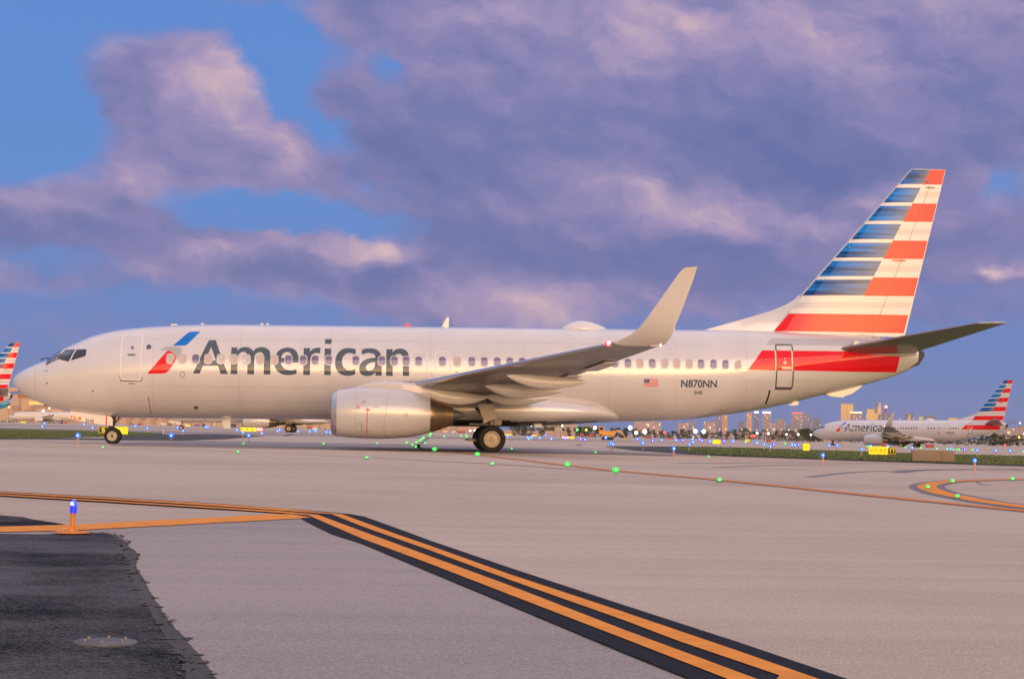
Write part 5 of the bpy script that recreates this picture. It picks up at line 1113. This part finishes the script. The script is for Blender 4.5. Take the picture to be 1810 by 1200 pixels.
# ------------------------------------------------------------------ trees
LEAF = [mat('foliage_dark', (.06,.08,.035), .7, noise=(.35,.5,(1,1,1))), mat('foliage_mid', (.09,.11,.05), .7, noise=(.35,.5,(1,1,1))), mat('foliage_olive', (.12,.115,.06), .7, noise=(.35,.5,(1,1,1)))]
BARK = mat('bark', (.12,.09,.07), .8)
def tree_proto(kind, seed):
    rnd = random.Random(seed); t = thing('tree', 'x', 'tree')
    bm = bmesh.new(); tube(bm, (0,0,0), (0,0,.55), .035, .02, 7)
    cl = []
    if kind < 3:
        for i in range(5):
            a = rnd.uniform(0, 6.28); r_ = rnd.uniform(.12,.33); z = rnd.uniform(.45,.8); tube(bm, (0,0,rnd.uniform(.3,.5)), (math.cos(a)*r_, math.sin(a)*r_, z), .016, .006, 5)
        for i in range(13): 
            a = rnd.uniform(0, 6.28); r_ = rnd.uniform(0,.38); cl.append((Vector((math.cos(a)*r_, math.sin(a)*r_, rnd.uniform(.10,.86)-.3*r_*r_)), rnd.uniform(.10,.22)))
    else:
        tube(bm, (0,0,.5), (.03,.01,.88), .02, .015, 6)
    link('trunk', bm, BARK, t)
    bm = bmesh.new()
    def leaf(c, s, nrm=None):
        q = Vector((rnd.gauss(0,1), rnd.gauss(0,1), rnd.gauss(0,1))).normalized(); u = q.orthogonal().normalized(); v = q.cross(u)
        bm.faces.new([bm.verts.new(c+u*s), bm.verts.new(c+v*s*.6), bm.verts.new(c-u*s), bm.verts.new(c-v*s*.6)])
    if kind < 3:
        for c, r_ in cl:
            for i in range(70):
                d = Vector((rnd.gauss(0,1), rnd.gauss(0,1), rnd.gauss(0,.75))).normalized()*r_*rnd.random()**.4; leaf(c+d, rnd.uniform(.02,.05))
    else:
        for i in range(13):
            a = 6.28*i/13; 
            for j in range(9):
                s = j/8; c = Vector((.03+math.cos(a)*.24*s, .01+math.sin(a)*.24*s, .90+.10*s-.26*s*s)); leaf(c, .045)
    link('crown', bm, LEAF[kind % 3], t); return t
PROT = [tree_proto(k % 4, 20+k) for k in range(7)]
TL = {0: 'dark bushy tree in the line of trees before the city', 1: 'mid green bushy tree in the line of trees before the city', 2: 'olive bushy tree in the line of trees before the city', 3: 'palm tree standing in the line of trees before the city'}
first = set(); rnd = random.Random(5)
def put_tree(x, htop, dist, kind=None, wide=1.0):
    i = rnd.randrange(7) if kind is None else kind; p = PD(x, hor(x), dist); h = htop*dist/FPX+CAM[2]; k = i % 4
    if i in first: o = dup(PROT[i])
    else: o = PROT[i]; first.add(i)
    z = gz(p.x, p.y); o.location = (p.x, p.y, z); o.scale = (h*wide, h*wide, h-z); o.rotation_euler = (0,0,rnd.uniform(0,6.28)); o['label'] = TL[k]; o['group'] = {0:'dark trees before the city',1:'green trees before the city',2:'olive trees before the city',3:'palms before the city'}[k]; o['category'] = 'tree'
    return o
x = 905
while x < 1830:
    if 1413 < x < 1452: ht, st = rnd.uniform(13,18), 5
    elif 1738 < x < 1800: ht, st = rnd.uniform(11,16), 6.5
    elif 1130 < x < 1290: ht, st = rnd.uniform(5,11), 8
    elif x < 1060: ht, st = rnd.uniform(8,13), 7
    else: ht, st = rnd.uniform(7,13), 9
    put_tree(x+rnd.uniform(-3,3), ht, rnd.uniform(620,900), None if 1290 < x < 1413 else rnd.choice([0,1,2,4,5,6]), rnd.uniform(1.0,1.6)); x += st*rnd.uniform(.6,1.2)
for x, h in ((1316,15),(1308,12),(1390,11),(1398,12)): put_tree(x, h, 650, 3)

# ------------------------------------------------------------------ lamps beyond the field
FLW = mat('floodlight_white', (1,1,1), .5, emit=(1,.97,.86), estr=3.5, sample=False); FLR = mat('floodlight_red', (1,.1,.1), .5, emit=(1,.04,.05), estr=2.5, sample=False); FLG = mat('floodlight_green', (.2,1,.2), .5, emit=(.10,1,.14), estr=1.6, sample=False); FLY = mat('floodlight_yellow', (1,.8,.2), .5, emit=(1,.72,.15), estr=2, sample=False); FLC = mat('floodlight_cyan', (.2,.8,1), .5, emit=(.05,.6,1), estr=2, sample=False)
def pole_lamp(x, y, m, label, px=4, dist=560, group=None):
    p = PD(x, y, dist); z0 = gz(p.x, p.y); k = dist/FPX; h = p.z-z0
    t = thing('light_pole', label, 'light', (p.x, p.y, z0), 0, group)
    bm = bmesh.new(); tube(bm, (0,.1,0), (0,.1,h+.2), .07, .05, 6); tube(bm, (0,.1,h+.2), (0,-.2,h+.3), .04, .04, 6); link('pole', bm, STEEL, t)
    bm = ball(px*k*.78, 14); bmesh.ops.scale(bm, vec=(1,.5,1), verts=bm.verts); bmesh.ops.translate(bm, vec=(0,-.2,h), verts=bm.verts); link('lamp', bm, m, t, smooth=True); return t
for x, y, px, lb in ((939,750.5,4,'white floodlight seen between the two belly antennas'),(991.5,751.5,4.5,'white floodlight just right of the rear belly antenna'),(1051.5,756,3.8,'white floodlight left of the orange digger'),(1113.6,755.8,4.8,'white floodlight highest of three right of the orange digger'),(1124.3,764.8,4,'white floodlight lowest of three right of the orange digger'),(1139.5,762.8,5,'largest white floodlight, rightmost of three by the digger'),(1228.6,762,4.6,'left white floodlight of the pair under the rear fuselage'),(1243.8,762.5,4.6,'right white floodlight of the pair under the rear fuselage'),(1338,765.5,2.6,'white lamp below the thin grey tower'),(1358,766,2.8,'white lamp below the white crowned tower'),(1389.8,767.6,2.2,'white lamp below the stepped peach tower'),(1410.6,767.6,2.5,'white lamp below the red topped tower'),(1433.2,768.2,2.2,'white lamp beside the distant nose'),(831,761,2.2,'left white lamp of the pair in front of the main wheel'),(839,760.6,2,'right white lamp of the pair in front of the main wheel')):
    pole_lamp(x, y, FLW, lb, px)
for x, y, px, m, lb in ((1174.6,764.3,3.4,FLR,'red lamp on a short mast right of the floodlights'),(1327.8,770.4,3.0,FLR,'left red lamp of the twin red lamps under the orange slab'),(1333.4,770.6,3.0,FLR,'right red lamp of the twin red lamps under the orange slab'),(1020,759.4,3.0,FLG,'green signal lamp left of the orange digger'),(1036,759.6,3.0,mat('lamp_lime', (.6,.9,.1), .5, emit=(.62,.95,.06), estr=1.4, sample=False),'lime green signal lamp beside the green one'),(1776,786.5,2.4,FLR,'red lamp on the ground right of the distant tail'),(1745.3,791.6,1.8,FLY,'small amber lamp below the distant tail'),(1801,772.6,2.4,FLY,'yellow lamp at the right picture edge'),(1802.5,747.5,1.6,FLW,'tiny white lamp above the right edge building'),(16,719.3,2,FLY,'yellow lamp beside the turquoise fuselage'),(76.5,726,2.6,FLW,'white lamp over the parked white airliner'),(87.5,721.5,2.4,mat('lamp_warm', (1,.9,.7), .5, emit=(1,.85,.6), estr=1.2, sample=False),'warm lamp on the hangar front'),(1223.5,776.4,2.2,FLC,'cyan lamp on the far taxiway under the rear fuselage'),(1195,777.2,1.8,FLC,'cyan lamp left of the other cyan one'),(1225.5,772.5,1.6,FLY,'amber lamp above the cyan lamp')):
    pole_lamp(x, y, m, lb, px, 520 if x > 300 else 640)

# ------------------------------------------------------------------ low wall, digger, vehicles
WALL = mat('wall_peach', (.52,.38,.32), .7, noise=(.2,.08,(1,1,1)))
p0 = GG(872, 766.6, 0, 700); p1 = GG(1016, 770.3, 0, 700); d_ = (p1-p0).xy; k = (p0-Vector(CAM)).dot(FWD)/FPX
t = thing('perimeter_wall', 'low peach coloured wall running behind the main wheel', 'wall', (p0.x, p0.y, ghost(p0)), math.atan2(d_.y, d_.x)); bm = bmesh.new(); box(bm, (d_.length/2,0,4.3*k), (d_.length, .4, 8.6*k)); link('wall', bm, WALL, t)
bm = bmesh.new()
for i in range(9): box(bm, (d_.length*i/8,-.25,4.4*k), (.35,.2,8.9*k))
link('piers', bm, mat('wall_pier', (.45,.33,.29), .7), t)
OR = mat('digger_orange', (.78,.36,.06), .5, noise=(.6,.1,(1,1,1)))
p = GG(1080, 770.5, 0, 420); k = (p-Vector(CAM)).dot(FWD)/FPX; t = thing('digger', 'orange digger with its arm bent down to the right, out past the low wall', 'digger', (p.x, p.y, ghost(p)), facing(p))
bm = bmesh.new(); box(bm, (-5*k,0,12*k), (24*k,8*k,9*k), bev=1.2*k); link('body', bm, OR, t)
bm = bmesh.new(); box(bm, (-17*k,0,17*k), (9*k,7*k,14*k), bev=1*k); link('cab', bm, OR, t)
bm = bmesh.new(); box(bm, (-17*k,-3.6*k,20*k), (6*k,.3*k,5*k)); link('cab_window', bm, GLASSD, t)
bm = bmesh.new(); loft(bm, [[Vector((x*k, y_*k, z*k)) for y_, z in ((-1.2,zz-1.8),(1.2,zz-1.8),(1.2,zz+1.8),(-1.2,zz+1.8))] for x, zz in ((4,13),(11,17),(17,16),(23,9),(25,3))]); link('arm', bm, OR, t)
bm = bmesh.new(); prism(bm, [(22*k,4*k),(28*k,4*k),(27*k,0),(23*k,0.2*k)], -2*k, 2*k); link('bucket', bm, SYD, t)
for y_ in (-3.2, 3.2):
    bm = bmesh.new(); box(bm, (-6*k,y_*k,2.8*k), (24*k,2.2*k,5.2*k), bev=2*k); link('track', bm, BLACK, t)
CARC = {'white': mat('van_white', (.7,.62,.56), .4), 'blue': mat('van_blue', (.05,.05,.28), .4), 'navy': mat('van_navy', (.02,.025,.09), .4), 'red': mat('van_red', (.5,.06,.06), .4), 'tan': mat('van_tan', (.5,.36,.28), .5), 'grey': mat('van_grey', (.22,.2,.2), .5), 'yellow': SY, 'purple': mat('van_purple', (.20,.16,.40), .4)}
def vehicle(x, y, wpx, hpx, col, label, name='van', dist=None):
    p = GG(x, y, 0, 640 if dist is None else dist); k = (p-Vector(CAM)).dot(FWD)/FPX; w, h = wpx*k, hpx*k; z0 = ghost(p)
    t = thing(name, label, name.replace('_', ' '), (p.x, p.y, min(z0, p.z)), facing(p))
    wr = min(.16*h, .5)
    bm = bmesh.new()
    if name == 'container': box(bm, (0,0,h/2), (w, h*.9, h), bev=.04); link('box_body', bm, CARC[col], t); bm = bmesh.new(); box(bm, (0,-h*.455,h/2), (.06,.03,h*.9)); link('door_bars', bm, STEEL, t); return t
    box(bm, (w*.08,0,wr+(h-wr)/2), (w*.84, h*.8, h-wr), bev=.06*h); link('body', bm, CARC[col], t)
    bm = bmesh.new(); box(bm, (-w*.40,0,wr+(h-wr)*.42), (w*.2, h*.76, (h-wr)*.8), bev=.05*h); link('cab', bm, CARC[col], t)
    bm = bmesh.new(); box(bm, (-w*.41,0,wr+(h-wr)*.62), (w*.12, h*.78, (h-wr)*.25)); link('side_window', bm, GLASSD, t)
    for sx2 in (-.32, .32): bm = bmesh.new(); lathe(bm, [(-h*.42,.001),(-h*.42,wr),(-h*.30,wr),(-h*.30,.001)], (w*sx2,0,wr), 'Y', 12); link('wheel', bm, TYRE, t)
    return t
V = [(348,751.8,10,5,'purple','purple van parked below the terminal','van'),(360,752,6,5,'navy','small dark blue container right of the purple van','container'),(412,753.2,10,6.8,'navy','navy blue container left of the distant engine','container'),(241,749,16,5.5,'tan','tan lorry behind the nose gear','lorry'),(247,749.2,6,4.5,'red','red van behind the nose gear','van'),(288,750.8,12,5.5,'white','white lorry behind the marker post','lorry'),(300,751,8,5,'grey','grey tug with loader right of the white lorry','lorry'),(330,751.5,9,4.5,'white','white van left of the purple van','van'),(232,748.8,8,4,'grey','grey van left of the red van','van'),(20,744.6,12,4.5,'grey','grey tug under the turquoise fuselage','lorry'),(6,744,10,4.5,'grey','dark lorry at the left picture edge','lorry'),(104,747,4,6,'purple','purple container under the white airliner','container'),(109.5,747,4,6,'navy','dark container under the white airliner','container'),(116,747.2,4,5,'red','red container under the white airliner','container'),(92,747,11,4,'grey','grey baggage tug under the white airliner','lorry'),(62,746.6,10,4,'tan','tan baggage loader under the white wing','lorry'),
 (528,757.5,14,5,'tan','tan lorry right of the distant wheel','lorry'),(548,757.8,10,5,'red','reddish van right of the tan lorry','van'),(570,758.6,14,6,'tan','tan van just left of the engine','van'),(772,763.6,12,5,'tan','peach van right of the exhaust','van'),(786,763.9,10,4.5,'white','white van right of the peach van','van'),(800,764.2,9,4,'white','white van under the lattice','van'),(816,764.6,13,5,'red','pink van left of the lamp pair','van'),(838,764.9,10,3.5,'tan','tan van under the lamp pair','van'),
 (1028,771.3,8,6,'red','pinkish van left of the digger, leftmost of two','van'),(1044,771.6,9,6,'red','pinkish van left of the digger, rightmost of two','van'),(1056,771.7,6,6,'tan','tan van touching the digger','van'),(1146,775.2,10,4.5,'red','red and yellow van below the largest floodlight','van'),(1184,776.5,14,3,'red','long red lorry below the red lamp','lorry'),(1359,781.5,8,5,'red','red van below the white crowned tower','van'),(1484,786,13,4.5,'tan','orange van below the distant nose','van'),(1643,790.4,15,7.5,'red','pink lorry behind the distant wheels','lorry'),(1562,789.5,8,7,'red','red van behind the distant engine','van'),(1695,793,8,5,'tan','orange van right of the distant wheels','van'),(1283,777.5,8,3.5,'red','red van left of the tiny amber sign','van')]
for x, y, w, h, c, lb, nm in V: vehicle(x, y, w, h, c, lb, nm)
for x, y, lb in ((41.5,745.6,'yellow ground marker board under the white airliner'),(332,752.2,'yellow ground marker board left of the purple van'),(556,758,'yellow ground marker board left of the engine'),(893,765.6,'yellow marker board left one of the pair by the main wheel'),(901,766,'yellow marker board right one of the pair by the main wheel'),(944,767.2,'yellow marker board before the low wall')):
    p = GG(x, y+1, 0, 600); k = (p-Vector(CAM)).dot(FWD)/FPX; t = thing('marker_board', lb, 'marker board', (p.x, p.y, min(p.z, ghost(p))), facing(p)); bm = bmesh.new(); box(bm, (0,0,1.6*k), (9*k,.1,1.8*k), bev=.02); link('board', bm, SY, t); bm = bmesh.new(); box(bm, (-3*k,0,.4*k), (.08,.08,.8*k)); box(bm, (3*k,0,.4*k), (.08,.08,.8*k)); link('legs', bm, STEEL, t)
# lattice gantry beside the exhaust
p = GG(803, 764.3, 0, 520); k = (p-Vector(CAM)).dot(FWD)/FPX; t = thing('lattice_gantry', 'steel lattice gantry seen under the exhaust', 'gantry', (p.x, p.y, min(p.z, 0)), facing(p)); bm = bmesh.new()
for a, b in (((-6,0),(-6,16)),((6,0),(6,16)),((-6,2),(6,12)),((6,2),(-6,12)),((-7,13),(7,13)),((-7,16),(7,16))): tube(bm, (a[0]*k,0,a[1]*k), (b[0]*k,0,b[1]*k), .35*k, n=6)
link('lattice', bm, STEEL, t); bm = bmesh.new(); box(bm, (0,0,14.5*k), (14*k,1.5*k,2*k)); link('deck', bm, CARC['tan'], t)

# ------------------------------------------------------------------ terminal at left
BEIGE = mat('terminal_beige', (.60,.42,.29), .7, noise=(.05,.08,(1,1,1))); BEIGE2 = mat('terminal_tan', (.46,.30,.22), .7); BROWN = mat('terminal_brown', (.42,.19,.10), .7)
def wallbox(name, x0, x1, yt, yb, dist, m, label, parts=(), cat='building', depth=30):
    xm = (x0+x1)/2; p = PD(xm, yb, dist); k = dist/FPX; W_ = (x1-x0)*k; zb = 0; H_ = PD(xm, yt, dist).z
    t = thing(name, label, cat, (p.x, p.y, 0), facing(p)); bm = bmesh.new(); box(bm, (0,depth/2,H_/2), (W_,depth,H_)); link('building_body', bm, m, t)
    bm = bmesh.new(); box(bm, (0,depth/2,H_+.25), (W_*1.01,depth*1.02,.5)); link('roof', bm, mat('roof_pale', (.5,.42,.38), .7), t)
    for nm, a, b, c, d, mm in parts:
        u0, u1 = (a-xm)*k, (b-xm)*k; z0, z1 = PD(xm, d, dist).z, PD(xm, c, dist).z
        bm = bmesh.new(); box(bm, ((u0+u1)/2,-.2,(z0+z1)/2), (u1-u0,.5,z1-z0)); link(nm, bm, mm, t)
    return t
LITY = mat('lit_panel_yellow', (.85,.58,.18), .6, emit=(1,.62,.18), estr=.35, sample=False)
wallbox('hangar', 11.5, 82, 696, 746, 980, BEIGE, 'big beige hangar with a brown band and a lit yellow panel behind the nose', [('brown_band',30,51,696.5,702.8,BROWN),('lit_panel',50,76,709,715.5,LITY),('door_panel',21,36,717,726,BEIGE2),('door_panel',38,60,716.5,726,mat('terminal_light', (.66,.44,.30), .7)),('drain_pipe',34,35,696,725,DARKG)])
wallbox('terminal_block', -30, 34, 685.5, 746, 1150, BEIGE, 'taller beige block behind the cut off tail, above the hangar', [('roof_band',-30,34,686,690,mat('terminal_light', ()))])
wallbox('terminal_block', 60, 118, 717, 747, 960, BEIGE2, 'dim tan annex right of the beige hangar', [('window_band',77,84,713.8,716.8,SBK),('wall_panel',64,110,723,727,mat('terminal_light', ()))])
wallbox('terminal', 118, 600, 737.5, 757, 900, BEIGE, 'long beige terminal seen in the gap under the fuselage', [('door_panel',x, x+9, 742, 752+(x-118)*.012, BEIGE2) for x in range(205, 590, 21)]+[('window_band',x+11, x+18, 741.5, 744, mat('dim_window', (.25,.2,.22), .4)) for x in range(200, 590, 21)])
wallbox('terminal_block', 740, 872, 748, 765, 900, mat('terminal_pink', (.55,.37,.31), .7), 'pink low building seen under the exhaust', [('door_panel',765,790,752,761,BEIGE2)])

# ------------------------------------------------------------------ evening haze over the field and the city
bm = bmesh.new(); box(bm, (0, 4800, 128), (17000, 12400, 262)); hz_ = link('haze', bm, (), None); hz_['kind'] = 'stuff'
hm_ = bpy.data.materials.new('haze'); hm_.use_nodes = True; t_ = hm_.node_tree; t_.nodes.clear()
pv = t_.nodes.new('ShaderNodeVolumePrincipled'); pv.inputs['Color'].default_value = (.80,.78,.86,1); pv.inputs['Density'].default_value = 3.5e-5; pv.inputs['Anisotropy'].default_value = .1
ov = t_.nodes.new('ShaderNodeOutputMaterial'); t_.links.new(pv.outputs[0], ov.inputs['Volume']); hz_.data.materials.append(hm_)
